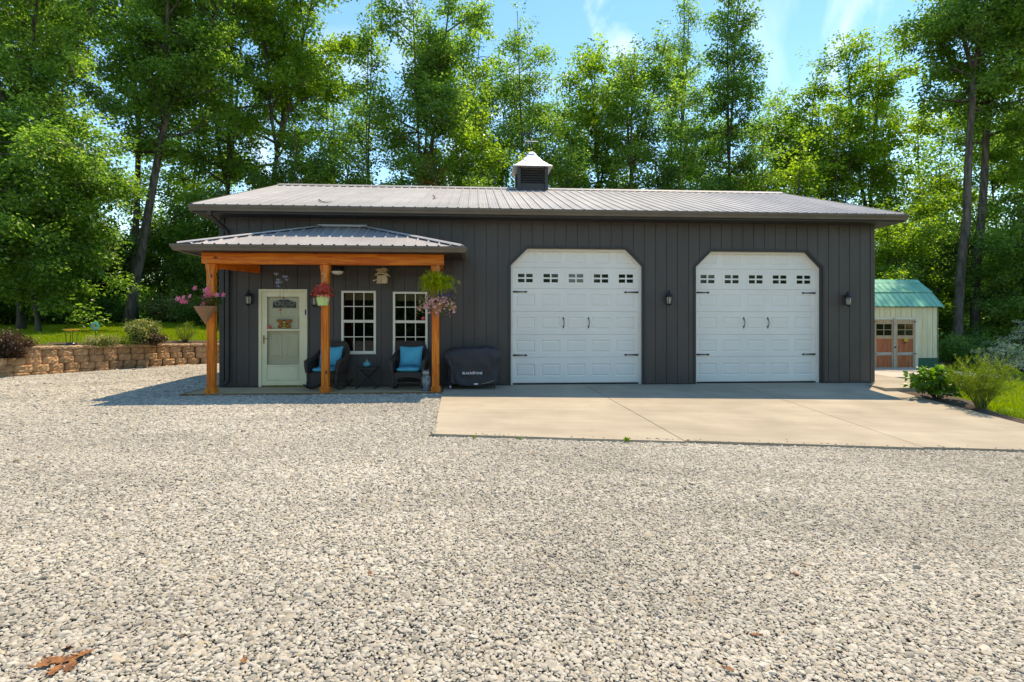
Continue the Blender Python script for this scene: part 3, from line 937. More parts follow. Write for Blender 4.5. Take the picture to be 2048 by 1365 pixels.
# ---- windows, six panes over six
def house_window(w):
    x0, x1, z0, z1 = w
    hw = sub('window', bld)
    frame_box(x0, x1, z0, z1, .047, -.028, .06).build('window_frame', MAT['vinyl'], hw)
    MB().bbox(x0 - .01, x1 + .01, -.045, -.001, z0 - .022, z0 - .001, .004).build('window_sill', MAT['vinyl'], hw)
    zm = (z0 + z1) / 2 + .015
    MB().bbox(x0 + .047, x1 - .047, -.018, .045, zm - .03, zm + .03).build('meeting_rail', MAT['vinyl'], hw)
    for (a, b, yo) in ((zm + .03, z1 - .047, .008), (z0 + .047, zm - .03, .024)):
        mb = MB()
        gx0, gx1 = x0 + .047, x1 - .047
        pw = (gx1 - gx0) / 3
        for k in (1, 2): mb.box(gx0 + pw * k - .009, gx0 + pw * k + .009, yo - .004, yo + .012, a, b)
        for k in range(3): mb.box(gx0 + pw * k + (.009 if k else 0), gx0 + pw * (k + 1) - (.009 if k < 2 else 0), yo - .003, yo + .011, (a + b) / 2 - .009, (a + b) / 2 + .009)
        mb.build('muntin', MAT['vinyl'], hw)
        for k in range(3):
            for zz0, zz1 in ((a, (a + b) / 2 - .009), ((a + b) / 2 + .009, b)):
                MB().box(gx0 + pw * k + (.009 if k else 0), gx0 + pw * (k + 1) - (.009 if k < 2 else 0), yo + .003, yo + .006, zz0, zz1).build('window_pane', MAT['glass'], hw)
    MB().bbox(x0 + .06, x1 - .06, .09, .11, z1 - .20, z1 - .055, .004).build('window_shade', MAT['blind'], hw)
    return hw
for w in WINS: house_window(w)

# ------------------------------------------------------------------ cupola with weather vane
cup = thing('cupola', 'dark louvred roof cupola with flared silver metal cap and weather vane', 'cupola', (1.70, 4.15, 5.35))
cxm, cym, hw_ = 1.70, RY, .445
mb = MB()
z0c, z1c = 5.30, 6.045
zb_ = lambda y: RZ - .335 * abs(y - RY)
for sx_ in (-1, 1):
    for sy_ in (-1, 1):
        x = cxm + sx_ * (hw_ - .035); y = cym + sy_ * (hw_ - .035)
        mb.bbox(x - .05, x + .05, y - .05, y + .05, z0c, z1c)
mb.build('corner_post', MAT['trim_dark'], cup)
mb = MB().box(cxm - hw_ + .03, cxm + hw_ - .03, cym - hw_ + .03, cym + hw_ - .03, z0c, 5.56).box(cxm - hw_ + .12, cxm + hw_ - .12, cym - hw_ + .12, cym + hw_ - .12, 5.5, 6.0)
mb.build('base_box', MAT['trim_dark'], cup)
for side in range(4):
    for k in range(6):
        z = 5.585 + k * .073
        mb = MB()
        L_ = hw_ - .08
        mb.prism([(-L_, -hw_ + .012, z), (-L_, -hw_ + .024, z), (-L_, -hw_ + .09, z + .07), (-L_, -hw_ + .078, z + .07)], (2 * L_, 0, 0))
        a = side * PI / 2
        mb.v = [(cxm + x * math.cos(a) - y * math.sin(a), cym + x * math.sin(a) + y * math.cos(a), zz) for x, y, zz in mb.v]
        mb.build('louver_slat', MAT['siding'], cup)
mb = MB()
prof = [(.575, 6.03), (.58, 6.05), (.46, 6.13), (.33, 6.25), (.21, 6.40), (.125, 6.53), (.075, 6.60), (.055, 6.615)]
for r_, z in prof:
    for sx_, sy_ in ((-1, -1), (1, -1), (1, 1), (-1, 1)): mb.v.append((cxm + sx_ * r_, cym + sy_ * r_, z))
mb.n = len(mb.v)
for k in range(len(prof) - 1):
    for i in range(4):
        a = k * 4 + i; b = k * 4 + (i + 1) % 4
        mb.f.append((a, b, b + 4, a + 4))
mb.f += [(3, 2, 1, 0), tuple(range(len(prof) * 4 - 4, len(prof) * 4))]
mb.build('cap_roof', MAT['galv'], cup)
wv = sub('weather_vane', cup)
MB().tube([(cxm, cym, 6.6), (cxm, cym, 7.32)], .010, 6).build('spindle', MAT['iron'], wv)
mb = MB().tube([(cxm - .17, cym, 6.95), (cxm + .17, cym, 6.95)], .012, 6).tube([(cxm, cym - .17, 6.95), (cxm, cym + .17, 6.95)], .012, 6)
for dx, dy in ((.18, 0), (-.18, 0), (0, .18), (0, -.18)): mb.ball((cxm + dx, cym + dy, 6.95), .025, 6, 4)
mb.build('compass_arms', MAT['galv'], wv)
mb = MB().ball((cxm, cym, 6.72), .035, 8, 5); mb.build('globe', MAT['brass'], wv)
mb = MB().tube([(cxm - .26, cym + .05, 7.16), (cxm + .26, cym - .05, 7.26)], .009, 6)
d_ = Vector((.52, -.1, .1)).normalized()
mb.prism([Vector((cxm + .24, cym - .05, 7.255)) + d_ * .10, Vector((cxm + .24, cym - .05, 7.255)) + Vector((0, 0, .045)), Vector((cxm + .24, cym - .05, 7.255)) - Vector((0, 0, .045))], (0, .006, 0))
mb.prism([(cxm - .30, cym + .055, 7.10), (cxm - .18, cym + .03, 7.13), (cxm - .18, cym + .03, 7.23), (cxm - .32, cym + .055, 7.24), (cxm - .26, cym + .05, 7.17)], (0, .006, 0))
mb.build('arrow', MAT['iron'], wv)

# ------------------------------------------------------------------ wall lanterns
def lantern():
    t = thing('wall_lantern', 'black carriage lantern on the siding left of the front door', 'lantern', (0, 0, 0), 'carriage lanterns on the front wall')
    MB().bbox(-.045, .045, -.022, -.002, -.13, .10, .008).build('back_plate', MAT['iron'], t)
    MB().tube([(0, -.02, .06), (0, -.06, .13), (0, -.10, .17), (0, -.125, .165), (0, -.13, .14)], .010, 6).build('bracket', MAT['iron'], t)
    MB().lathe([(.006, .175), (.014, .16), (.022, .145), (.018, .13), (.035, .115), (.045, .09), (.085, .045), (.088, .035), (.06, .03)], (0, -.13, 0), 8).build('lamp_cap', MAT['iron'], t)
    mb = MB()
    for k in range(6):
        a = 2 * PI * k / 6
        mb.tube([(.058 * math.cos(a), -.13 + .058 * math.sin(a), .032), (.066 * math.cos(a), -.13 + .066 * math.sin(a), -.03), (.05 * math.cos(a), -.13 + .05 * math.sin(a), -.125)], .006, 5)
    mb.lathe([(.054, -.125), (.06, -.135), (.04, -.15), (.012, -.16), (.008, -.18)], (0, -.13, 0), 8)
    mb.build('cage', MAT['iron'], t)
    MB().lathe([(.050, .03), (.058, -.03), (.044, -.122)], (0, -.13, 0), 12).build('lamp_glass', glass_mat('lamp_glass', (.5, .5, .42), .22, .12), t)
    MB().lathe([(.016, -.12), (.018, -.03), (.009, -.02), (.012, .0), (.002, .025)], (0, -.13, 0), 8).build('candle', M('candle', (.78, .70, .42), .5, col2=(.7, .62, .36), scale=20), t)
    return t
lant0 = lantern()
lant0.location = (-4.80, -.001, 1.905)
for x, z, lab in ((-3.43, 1.885, 'black carriage lantern partly hidden by the red-flowered basket'), (4.31, 1.93, 'black carriage lantern on the wall between the two garage doors'), (8.48, 1.92, 'black carriage lantern at the right end of the front wall')):
    c_ = copy_tree(lant0); c_.location = (x, -.001, z); c_['label'] = lab
def AT(u, v, y):
    x, d = ray(u, y + CDIST)
    return Vector((x, y, CAMZ - (v - HOR) * d / FPX))

# ------------------------------------------------------------------ porch
por = thing('porch', 'timber porch with orange stained posts, beam and hipped grey metal roof', 'porch', (-2.94, -.5, 0))
PX = (-5.16, -2.974, -.80); PYC = -.95; HP = .071
for x in PX:
    pt = MB().bbox(x - HP, x + HP, PYC - HP, PYC + HP, .0, 2.525, .008)
    p_ = pt.build('post', MAT['cedar_v'], por)
    MB().bbox(x - HP - .022, x + HP + .022, PYC - HP - .022, PYC + HP + .022, -.03, .10, .008).build('post_foot', MAT['cedar_v'], p_)
    mb = MB()
    for s_ in (1, -1):
        mb.prism([(x + s_ * HP, PYC - HP + .004, 2.36), (x + s_ * (HP + .022), PYC - HP + .004, 2.46), (x + s_ * (HP + .022), PYC - HP + .004, 2.523), (x + s_ * HP, PYC - HP + .004, 2.523)], (0, 2 * HP - .008, 0))
    mb.build('post_bracket', MAT['cedar_v'], p_)
MB().bbox(-5.31, -.633, PYC - .105, PYC + .085, 2.527, 2.742, .01).build('front_beam', MAT['cedar_x'], por)
for x in (-5.165, -.785):
    MB().bbox(x - .09, x + .09, PYC + .086, -.03, 2.53, 2.735, .008).build('side_beam', MAT['cedar_y'], por)
# angled rafter from the corner post back to the wall
mb = MB()
a, b = Vector((-5.06, PYC + .05, 2.44)), Vector((-4.62, -.03, 2.44)); dr = (b - a).normalized(); sd = Vector((-dr.y, dr.x, 0)) * .045
mb.prism([a + sd, a - sd, b - sd, b + sd], (0, 0, .16)); mb.build('rafter', MAT['cedar_y'], por)
MB().box(-5.25, -.70, PYC + .09, -.025, 2.60, 2.62).build('ceiling', MAT['soffit'], por)
MB().box(-5.30, -.64, PYC - .10, PYC - .085, 2.744, 2.80).build('frieze_board', MAT['trim_dark'], por)

EPX0, EPX1, EPY, EPZ = -5.60, -.27, -1.33, 2.862
APX0, APX1, APZ = -3.25, -2.45, 3.455
proof = sub('roof', por)
def hip_t(x):
    if x < APX0: return max(0., (x - EPX0) / (APX0 - EPX0))
    if x > APX1: return max(0., (EPX1 - x) / (EPX1 - APX1))
    return 1.0
slp = Vector((0, -EPY - .005, APZ - EPZ)); nrm_p = Vector((0, -slp.z, slp.y)).normalized()
npan = 6; PPW = (EPX1 - EPX0) / npan; PPI = PPW / 4
for i in range(npan):
    mb = MB(); prof = rib_profile(PPW, PPI, .024)
    xs_ = [EPX0 + i * PPW + p[0] for p in prof]
    extra = [c_ for c_ in (APX0, APX1) if xs_[0] < c_ < xs_[-1]]
    pts = sorted([(x, p[1]) for x, p in zip(xs_, prof)] + [(c_, 0.0) for c_ in extra])
    n_ = len(pts)
    for e in (0, 1):
        for th in (0, -.004):
            for x, h in pts:
                t = hip_t(x) * e
                mb.v.append(tuple(Vector((x, EPY, EPZ)) + slp * t + nrm_p * (h + th)))
    mb.n = len(mb.v)
    for k in range(n_ - 1):
        mb.f += [(k, k + 1, 2 * n_ + k + 1, 2 * n_ + k), (n_ + k + 1, n_ + k, 3 * n_ + k, 3 * n_ + k + 1), (k + 1, k, n_ + k, n_ + k + 1)]
    mb.build('roof_panel', MAT['roof_metal'], proof)
for xe, xa in ((EPX0, APX0), (EPX1, APX1)):
    mb = MB(); q = Vector((xe, -.003, EPZ)); a = Vector((xe, EPY, EPZ)); b = Vector((xa, -.003, APZ))
    mb.add([tuple(a), tuple(q), tuple(b)], [(0, 1, 2)]); mb.add([tuple(a - Vector((0, 0, .01))), tuple(q - Vector((0, 0, .01))), tuple(b - Vector((0, 0, .01)))], [(2, 1, 0)])
    mb.build('side_slope', MAT['roof_metal'], proof)
    # hip cap
    mb = MB(); d_ = (b - a).normalized(); w_ = d_.cross(Vector((0, 0, 1))).normalized()
    sec = [w_ * -.085 + Vector((0, 0, .005)), w_ * -.05 + Vector((0, 0, .036)), Vector((0, 0, .046)), w_ * .05 + Vector((0, 0, .036)), w_ * .085 + Vector((0, 0, .005)), Vector((0, 0, .024))]
    mb.prism([a + s_ - d_ * .02 for s_ in sec], b - a + d_ * .03); mb.build('hip_cap', MAT['roof_metal'], proof)
mb = MB().box(APX0 - .12, APX1 + .12, -.10, -.016, APZ - .012, APZ + .032); mb.build('wall_flashing', MAT['roof_metal'], proof)
# gutters on three sides, mitred
def hgutter(line, outn, z):
    """gutter along a straight line; line=(a,b) at the fascia"""
    a, b = Vector(line[0]), Vector(line[1]); o_ = Vector(outn)
    pr = [(0, 0), (0, -.115), (.07, -.115), (.082, -.075), (.105, -.045), (.108, -.004), (.098, -.004), (.095, -.048), (.075, -.08), (.064, -.107), (.008, -.107), (.008, 0)]
    mb = MB(); n_ = len(pr); dr = (b - a).normalized()
    ma = getattr(hgutter, 'ma', 0); mb_ = getattr(hgutter, 'mb', 0)
    for q, m_ in ((a, ma), (b, mb_)):
        for y, h in pr: mb.v.append(tuple(q + o_ * y + dr * (m_ * y) + Vector((0, 0, z + h))))
    mb.n = len(mb.v)
    for k in range(n_): mb.f.append((k, (k + 1) % n_, n_ + (k + 1) % n_, n_ + k))
    mb.f += [tuple(range(n_ - 1, -1, -1)), tuple(range(n_, 2 * n_))]
    return mb
GZ = EPZ - .008
hgutter.ma, hgutter.mb = -1, 1
hgutter(((EPX0, EPY, 0), (EPX1, EPY, 0)), (0, -1, 0), GZ).build('gutter', MAT['gutter'], por)
hgutter.ma, hgutter.mb = 0, 1
hgutter(((EPX0, -.02, 0), (EPX0, EPY, 0)), (-1, 0, 0), GZ).build('gutter', MAT['gutter'], por)
hgutter.ma, hgutter.mb = -1, 0
hgutter(((EPX1, EPY, 0), (EPX1, -.02, 0)), (1, 0, 0), GZ).build('gutter', MAT['gutter'], por)
mb = MB().box(EPX0, EPX1, EPY, EPY + .018, 2.735, 2.855).box(EPX0, EPX0 + .018, EPY + .019, -.02, 2.735, 2.855).box(EPX1 - .018, EPX1, EPY + .019, -.02, 2.735, 2.855)
mb.build('fascia', MAT['trim_dark'], por)
mb = MB()
mb.box(EPX0 + .018, EPX1 - .018, EPY + .018, PYC - .106, 2.748, 2.758)
for (a, b) in ((EPX0 + .018, -5.30), (-.63, EPX1 - .018)):
    k = 0
    y = PYC - .10
    while y < -.06:
        mb.box(a, b, y, min(y + .052, -.03), 2.748 + (.008 if k % 2 else 0), 2.758 + (.008 if k % 2 else 0)); y += .053; k += 1
mb.build('soffit', MAT['soffit'], por)
# floor with its timber edging
fl = MB().box(-5.60, -.70, -1.035, -.025, -.10, .0).build('floor_slab', MAT['porch_floor'], por)
MB().bbox(-5.72, -.60, -1.085, -1.037, -.10, -.006, .006).build('edging_board', MAT['edge_wood'], fl)
MB().bbox(-5.70, -5.655, -1.036, -.10, -.10, -.008, .006).build('edging_board', MAT['edge_wood'], fl)

# ------------------------------------------------------------------ ceiling lamp
lp = AT(675, 541, -.46)
t = thing('porch_light', 'round white dome lamp under the porch ceiling', 'ceiling lamp', (lp.x, lp.y, 2.4))
MB().lathe([(.128, 2.598), (.130, 2.50), (.138, 2.485), (.138, 2.455), (.125, 2.445)], (lp.x, lp.y, 0), 24).build('lamp_base', MAT['iron'], t, smooth=True, angle=30)
MB().lathe([(.124, 2.455), (.118, 2.43), (.10, 2.405), (.07, 2.387), (.03, 2.378), (.004, 2.376)], (lp.x, lp.y, 0), 24).build('lamp_glass', M('frosted', (.82, .80, .72), .35, col2=(.78, .76, .68), scale=10), t, smooth=True)

# ------------------------------------------------------------------ hanging baskets
LEAFM = leaf_mat('basket_leaf', (.03, .085, .012), (.075, .16, .025), .3)
def star_flower(mb, c, face, r, petals=5, seed=0):
    rr = random.Random(seed); f = Vector(face).normalized()
    u_ = f.cross(Vector((0, 0, 1))); u_ = u_.normalized() if u_.length > .1 else Vector((1, 0, 0)); v_ = f.cross(u_)
    c = Vector(c); a0 = rr.uniform(0, 6)
    for k in range(petals):
        a = a0 + 2 * PI * k / petals
        d = u_ * math.cos(a) + v_ * math.sin(a); s_ = f.cross(d)
        tip = c + d * r + f * r * .12
        i = mb.n
        mb.add([tuple(c), tuple(c + d * r * .45 + s_ * r * .30 + f * r * .18), tuple(c + d * r * .85 + s_ * r * .26 + f * r * .16), tuple(tip), tuple(c + d * r * .85 - s_ * r * .22 + f * r * .10), tuple(c + d * r * .45 - s_ * r * .24 + f * r * .12)], [(0, 1, 2, 3), (0, 3, 4, 5)])
PINK = leaf_mat('pink_petal', (.88, .09, .20), (.95, .24, .34), .3, (1.2, .8, .9))
RED = leaf_mat('red_petal', (.60, .015, .02), (.80, .07, .06), .3, (1.3, .7, .7))
MAUVE = leaf_mat('mauve_petal', (.78, .16, .18), (.90, .48, .48), .3, (1.1, .9, .9))
PURPLE = leaf_mat('purple_petal', (.09, .035, .22), (.13, .06, .30), .2, (1.1, .9, 1.1))
WICK = M('basket_wicker', (.34, .15, .07), .8, col2=(.50, .26, .14), scale=40, stretch=(1, 1, 3), bump=.9, bscale=90, bstretch=(.6, .6, 3))

def cone_basket(t, c, rr_, h):
    mb = MB(); prof = []
    n_ = 14
    for k in range(n_ + 1):
        f = k / n_
        prof.append((max(.006, rr_ * (1 - f)) + (.006 if k % 2 else 0), -h * f))
    mb.lathe(prof, c, 20)
    return mb.build('cone', WICK, t, smooth=True)

# left: pink trumpet flowers in a wicker cone
bc = AT(411, 613, -1.22)
t = thing('hanging_basket', 'cone wicker basket of pink star-shaped flowers hanging at the left porch post', 'hanging basket', tuple(bc), 'flower baskets hanging from the porch beam')
cone_basket(t, bc, .205, .35)
mb = MB()
for a in (0.5, 2.6, 4.7):
    mb.tube([bc + Vector((.20 * math.cos(a), .20 * math.sin(a), 0)), bc + Vector((.06, .06, .55)), Vector((-5.22, -1.07, 2.60))], .004, 4)
mb.build('hanger_cord', MAT['cord'], t)
rr = random.Random(4); mb = MB()
for k in range(330):
    a = rr.uniform(0, 2 * PI); q = .27 * math.sqrt(rr.random()); h = rr.uniform(-.02, .22) * (1 - q * 1.2) + (.04 if q > .2 else 0)
    p = bc + Vector((q * math.cos(a) * 1.15 - .03, q * math.sin(a) * .8, h))
    leaf_shape(mb, p, (math.cos(a), math.sin(a), rr.uniform(-.5, .4)), (rr.gauss(0, .4), rr.gauss(0, .4), 1), rr.uniform(.055, .09), rr.uniform(.025, .04))
for k in range(24):      # trailing runner to the left
    p = bc + Vector((-.22 - rr.random() * .24, rr.uniform(-.1, .1), rr.uniform(-.02, .16)))
    leaf_shape(mb, p, (rr.gauss(-1, .6), rr.gauss(0, .5), rr.gauss(0, .4)), (rr.gauss(0, .4), rr.gauss(0, .4), 1), .07, .03)
f_ = mb.build('foliage', LEAFM, t); tag(f_, kind='stuff')
for k, (px, py) in enumerate([(425, 485), (600, 520), (650, 560), (680, 605), (590, 625), (800, 600), (910, 600), (570, 750), (340, 625), (205, 710), (268, 715), (135, 665), (228, 645), (655, 492)]):
    p = AT(340 + px / 8.53, 520 + py / 8.53, -1.22 - rr.uniform(.12, .26))
    mb = MB(); star_flower(mb, p, (rr.gauss(0, .3), -1, rr.uniform(.0, .5)), .053, 5, k); mb.tube([p, p + Vector((0, .05, -.02))], [.008, .003], 5)
    mb.build('blossom', PINK, t)

# middle: red begonia in a pale green pot
bc = AT(646, 592, -1.20)
t = thing('hanging_basket', 'pale green hanging pot overflowing with small red flowers at the middle post', 'hanging basket', tuple(bc), 'flower baskets hanging from the porch beam')
MB().lathe([(.085, -.195), (.095, -.19), (.118, -.06), (.128, -.005), (.134, -.004), (.134, .014), (.124, .014), (.115, -.03)], bc, 24).build('pot', M('green_pot', (.46, .62, .22), .4, col2=(.52, .68, .28), scale=6), t, smooth=True, angle=40)
mb = MB().prism([bc + Vector((.075, -.113, -.10)), bc + Vector((.10, -.098, -.09)), bc + Vector((.115, -.083, -.02)), bc + Vector((.09, -.105, -.03))], (-.001, -.002, 0)); mb.build('care_tag', MAT['white_print'], t)
mb = MB()
for a in (0.4, 2.5, 4.6): mb.tube([bc + Vector((.12 * math.cos(a), .12 * math.sin(a), 0)), bc + Vector((0, 0, .34))], .004, 4)
mb.tube([bc + Vector((0, 0, .33)), bc + Vector((.03, 0, .37)), bc + Vector((.035, 0, .41)), bc + Vector((0, 0, .44)), bc + Vector((-.03, 0, .42))], .008, 6)
mb.tube([bc + Vector((0, 0, .44)), Vector((bc.x, -1.07, 2.56))], .004, 4)
mb.build('hanger', MAT['cord'], t)
mbl, mbf = MB(), MB()
for k in range(420):
    th = rr.uniform(0, 2 * PI); ph = math.acos(rr.uniform(-.35, 1)); q = .22 * (rr.random() ** .4)
    p = bc + Vector((q * math.sin(ph) * math.cos(th) * 1.08, q * math.sin(ph) * math.sin(th), .03 + q * math.cos(ph) * 1.05))
    d = Vector((math.cos(th), math.sin(th), rr.gauss(0, .5)))
    if k % 5 < 2: leaf_shape(mbl, p, d, (rr.gauss(0, .5), rr.gauss(0, .5), 1), .05, .035)
    elif q > .11: star_flower(mbf, p, d + Vector((0, -.3, .3)), rr.uniform(.018, .030), 4, k)
tag(mbl.build('foliage', leaf_mat('begonia_leaf', (.05, .05, .015), (.14, .08, .03), .3), t), kind='stuff')
tag(mbf.build('blossoms', RED, t), kind='stuff')

# right: tall fine grass over mixed trailing flowers
bc = AT(873, 606, -1.18)
t = thing('hanging_basket', 'wicker cone basket with tall lime green grass and trailing pink flowers at right post', 'hanging basket', tuple(bc), 'flower baskets hanging from the porch beam')
cone_basket(t, bc, .14, .33)
mb = MB()
for a in (0.9, 3.0, 5.1): mb.tube([bc + Vector((.14 * math.cos(a), .14 * math.sin(a), 0)), Vector((bc.x + .02, -1.07, 2.55))], .004, 4)
mb.build('hanger_cord', MAT['cord'], t)
mb = MB()
for k in range(40):
    a = rr.uniform(0, 2 * PI); ln = rr.uniform(.26, .56); sp = rr.uniform(.08, .34)
    b0 = bc + Vector((.05 * math.cos(a), .05 * math.sin(a), .02)); top = bc + Vector((sp * math.cos(a), sp * .8 * math.sin(a), ln))
    mb.tube([b0, (b0 + top) / 2 + Vector((0, 0, .05)), top], [.004, .003, .002], 4, cap=False)
    for j in range(46):
        d = Vector((rr.gauss(0, 1), rr.gauss(0, 1), rr.gauss(.5, .7))).normalized(); L_ = rr.uniform(.12, .22)
        e = top + d * L_ - Vector((0, 0, L_ * .35)); m_ = top + d * L_ * .6
        w_ = d.cross(Vector((0, 0, 1))).normalized() *.0042 if d.cross(Vector((0, 0, 1))).length > .01 else Vector((.0028, 0, 0))
        mb.add([tuple(top - w_), tuple(top + w_), tuple(m_ + w_), tuple(m_ - w_), tuple(e)], [(0, 1, 2, 3), (3, 2, 4)])
tag(mb.build('grass', leaf_mat('lime_grass', (.26, .36, .012), (.42, .50, .02), .45, (1.5, 1.4, .8)), t), kind='stuff')
mbl, mbf, mbp = MB(), MB(), MB()
for k in range(560):
    a = rr.uniform(0, 2 * PI); q = .37 * math.sqrt(rr.random()); h = .15 - .30 * (q / .37) ** 1.6 + rr.gauss(0, .055)
    if q < .1: h = abs(h) * .8
    p = bc + Vector((q * math.cos(a) * 1.02, q * math.sin(a) * .75, h))
    d = Vector((math.cos(a), math.sin(a), rr.gauss(0, .5)))
    if k % 5 < 3: leaf_shape(mbl, p, d, (rr.gauss(0, .5), rr.gauss(0, .5), 1), .055, .028)
    elif rr.random() < .8: star_flower(mbf, p, d + Vector((0, -.5, .3)), rr.uniform(.022, .036), 5, k)
for k in range(70):
    p = bc + Vector((rr.gauss(.10, .07), rr.gauss(-.05, .06), rr.gauss(.17, .05)))
    star_flower(mbp, p, (rr.gauss(0, .6), -1, rr.gauss(.3, .5)), rr.uniform(.014, .024), 5, k)
tag(mbl.build('foliage', leaf_mat('basket_leaf_lime', (.10, .14, .015), (.26, .22, .05), .35), t), kind='stuff')
tag(mbf.build('blossoms', MAUVE, t), kind='stuff')
tag(mbp.build('purple_blossoms', PURPLE, t), kind='stuff')

# ------------------------------------------------------------------ carved wooden house ornament
oc = AT(764, 553, -.40)
t = thing('hanging_ornament', 'rustic tan wooden house ornament hanging between the windows and porch beam', 'ornament', tuple(oc))
OW = wood_mat('driftwood', (.40, .29, .16), (.58, .46, .28), axis=2, knots=True, knot=(.2, .1, .04), rough=.8)
def slanted(mb, pts, y0, y1): mb.prism([(oc.x + x, oc.y + y0, oc.z + z) for x, z in pts], (0, y1 - y0, 0)); return mb
slanted(MB(), [(-.10, -.155), (.105, -.15), (.115, -.06), (.10, .02), (-.09, .01), (-.085, -.08)], -.08, .08).build('lower_body', OW, t)
slanted(MB(), [(-.14, .0), (-.13, .018), (.0, .045), (.14, .0), (.16, -.02), (.15, .035), (.0, .075), (-.12, .04)], -.11, .11).build('lower_roof', OW, t)
slanted(MB(), [(-.085, .04), (.10, .05), (.095, .135), (-.08, .12)], -.07, .07).build('upper_body', OW, t)
slanted(MB(), [(-.115, .115), (.06, .14), (.115, .12), (.12, .15), (.06, .17), (.0, .155), (-.11, .14)], -.10, .10).build('upper_roof', OW, t)
MB().tube([oc + Vector((-.09, -.06, -.07)), oc + Vector((-.15, -.10, -.10))], .012, 6).ball(oc + Vector((-.155, -.10, -.10)), .018, 6, 4).build('perch', OW, t)
MB().tube([oc + Vector((.02, 0, .16)), (oc.x + .02, oc.y, 2.6)], .003, 4).build('hanger_cord', MAT['cord'], t)

# ------------------------------------------------------------------ wind chime over the door
wc = AT(563, 566, -.60)
t = thing('wind_chime', 'dark metal wind chime with birds and small red bells before the door', 'wind chime', tuple(wc))
mb = MB(); H_ = lambda u, v: AT(u, v, -.60)
mb.tube([H_(552, 545), H_(555, 556), H_(556, 566), H_(560, 578)], .005, 5).tube([H_(574, 552), H_(572, 562), H_(572, 576)], .005, 5).tube([H_(556, 566), H_(564, 572), H_(574, 573)], .006, 5)
mb.tube([H_(563, 571), Vector((wc.x, -.6, 2.6))], .003, 4)
mb.tube([H_(560, 578), H_(560, 594), H_(561, 612), H_(561, 630)], .0025, 4).tube([H_(567, 573), H_(567, 594)], .0025, 4).tube([H_(574, 573), H_(574, 584)], .0025, 4)
mb.build('frame', MAT['iron'], t)
silver = M('chime_silver', (.30, .31, .36), .3, metal=.6, col2=(.2, .2, .25), scale=10)
for (u, v, s_) in ((553, 548, 1), (571, 554, 1), (557, 560, .8), (557, 566, .9), (561, 565, .8), (558, 573, .7), (574, 560, .7)):
    p = H_(u, v); mb = MB()
    for sg in (1, -1):
        mb.add([tuple(p), tuple(p + Vector((sg * .05 * s_, -.01, .035 * s_))), tuple(p + Vector((sg * .055 * s_, -.02, -.005))), tuple(p + Vector((sg * .015, 0, -.02 * s_)))], [(0, 1, 2, 3)])
    mb.tube([p + Vector((0, -.004, .03 * s_)), p + Vector((0, -.004, -.03 * s_))], [.006, .008], 5)
    mb.build('bird', silver, t)
bell = M('bell_red', (.32, .05, .02), .5, col2=(.42, .09, .03), scale=15)
for (u, v) in ((567, 596), (561, 620)):
    MB().lathe([(.024, -.022), (.020, .0), (.012, .018), (.004, .024)], H_(u, v), 10).build('bell', bell, t)
MB().ball(H_(560, 592), .010, 6, 4).ball(H_(561, 630), .008, 6, 4).ball(H_(567, 586), .008, 6, 4).build('bead', M('bead_teal', (.02, .25, .25), .2, col2=(.03, .3, .3), scale=10), t)

# ------------------------------------------------------------------ bee sun-catcher and red ornaments at the glass
bp_ = Vector((ex0 + .535, -.022, 1.36))
t = thing('bee_ornament', 'stained glass bee sun-catcher on the middle rail of the storm door', 'sun-catcher', tuple(bp_))
amber = M('amber_glass', (.55, .20, .03), .15, col2=(.35, .10, .02), scale=40, stretch=(1, 1, 1)); yellow = M('yellow_glass', (.65, .45, .03), .15, col2=(.5, .3, .02), scale=30)
def wing(sx, z0, ang, L_, W_):
    c_ = bp_ + Vector((sx * .02, 0, z0)); d = Vector((sx * math.cos(ang), 0, math.sin(ang))); n_ = Vector((-d.z, 0, d.x))
    return [c_ + d * (L_ * (.5 - .5 * math.cos(PI * k / 7)) if k <= 7 else L_ * (.5 - .5 * math.cos(PI * (14 - k) / 7))) + n_ * (W_ * math.sin(PI * (k if k <= 7 else 14 - k) / 7) * (1 if k <= 7 else -1)) for k in range(14)]
for sx in (1, -1):
    for z0, ang, L_, W_ in ((.03, .30, .145, .036), (-.02, -.45, .125, .034)):
        pts = wing(sx, z0, ang, L_, W_)
        w_ = MB().prism(pts, (0, .004, 0)).build('wing', amber, t)
        mb = MB().tube(pts + [pts[0]], .005, 5); mb.tube([pts[0], pts[7]], .0035, 4); mb.build('wing_rim', MAT['iron'], w_)
mb = MB().lathe([(.004, -.095), (.022, -.06), (.028, -.02), (.026, .02), (.018, .045), (.006, .055)], bp_ + Vector((0, -.005, 0)), 10, sy=.4); mb.build('body', yellow, t)
mb = MB()
for z in (-.06, -.03, .0): mb.lathe([(.029, z - .007), (.029, z + .007)], bp_ + Vector((0, -.006, 0)), 10, sy=.42)
mb.ball(bp_ + Vector((0, -.006, .065)), .018, 8, 5)
for sx in (1, -1): mb.tube([bp_ + Vector((sx * .008, -.006, .08)), bp_ + Vector((sx * .03, -.006, .11)), bp_ + Vector((sx * .045, -.006, .105))], .003, 4)
mb.build('stripes', MAT['iron'], t)
REDP = M('red_plastic', (.62, .035, .04), .4, col2=(.7, .08, .07), scale=12)
p = Vector((ex0 + .215, -.018, 1.285))
o = MB().lathe([(.004, -.036), (.028, -.03), (.040, -.008), (.040, .012), (.026, .032), (.008, .036)], p, 14, sy=.35).build('door_ornament', REDP, smooth=True); tag(o, 'small round red ornament in the lower left corner of the storm door glass', 'ornament')
p = AT(846, 637, -.035)
o = MB().lathe([(.004, -.036), (.028, -.03), (.038, -.008), (.038, .012), (.026, .032), (.008, .036)], p, 14, sy=.35).build('window_ornament', REDP, smooth=True); tag(o, 'small round red ornament on the glass of the right window', 'ornament')

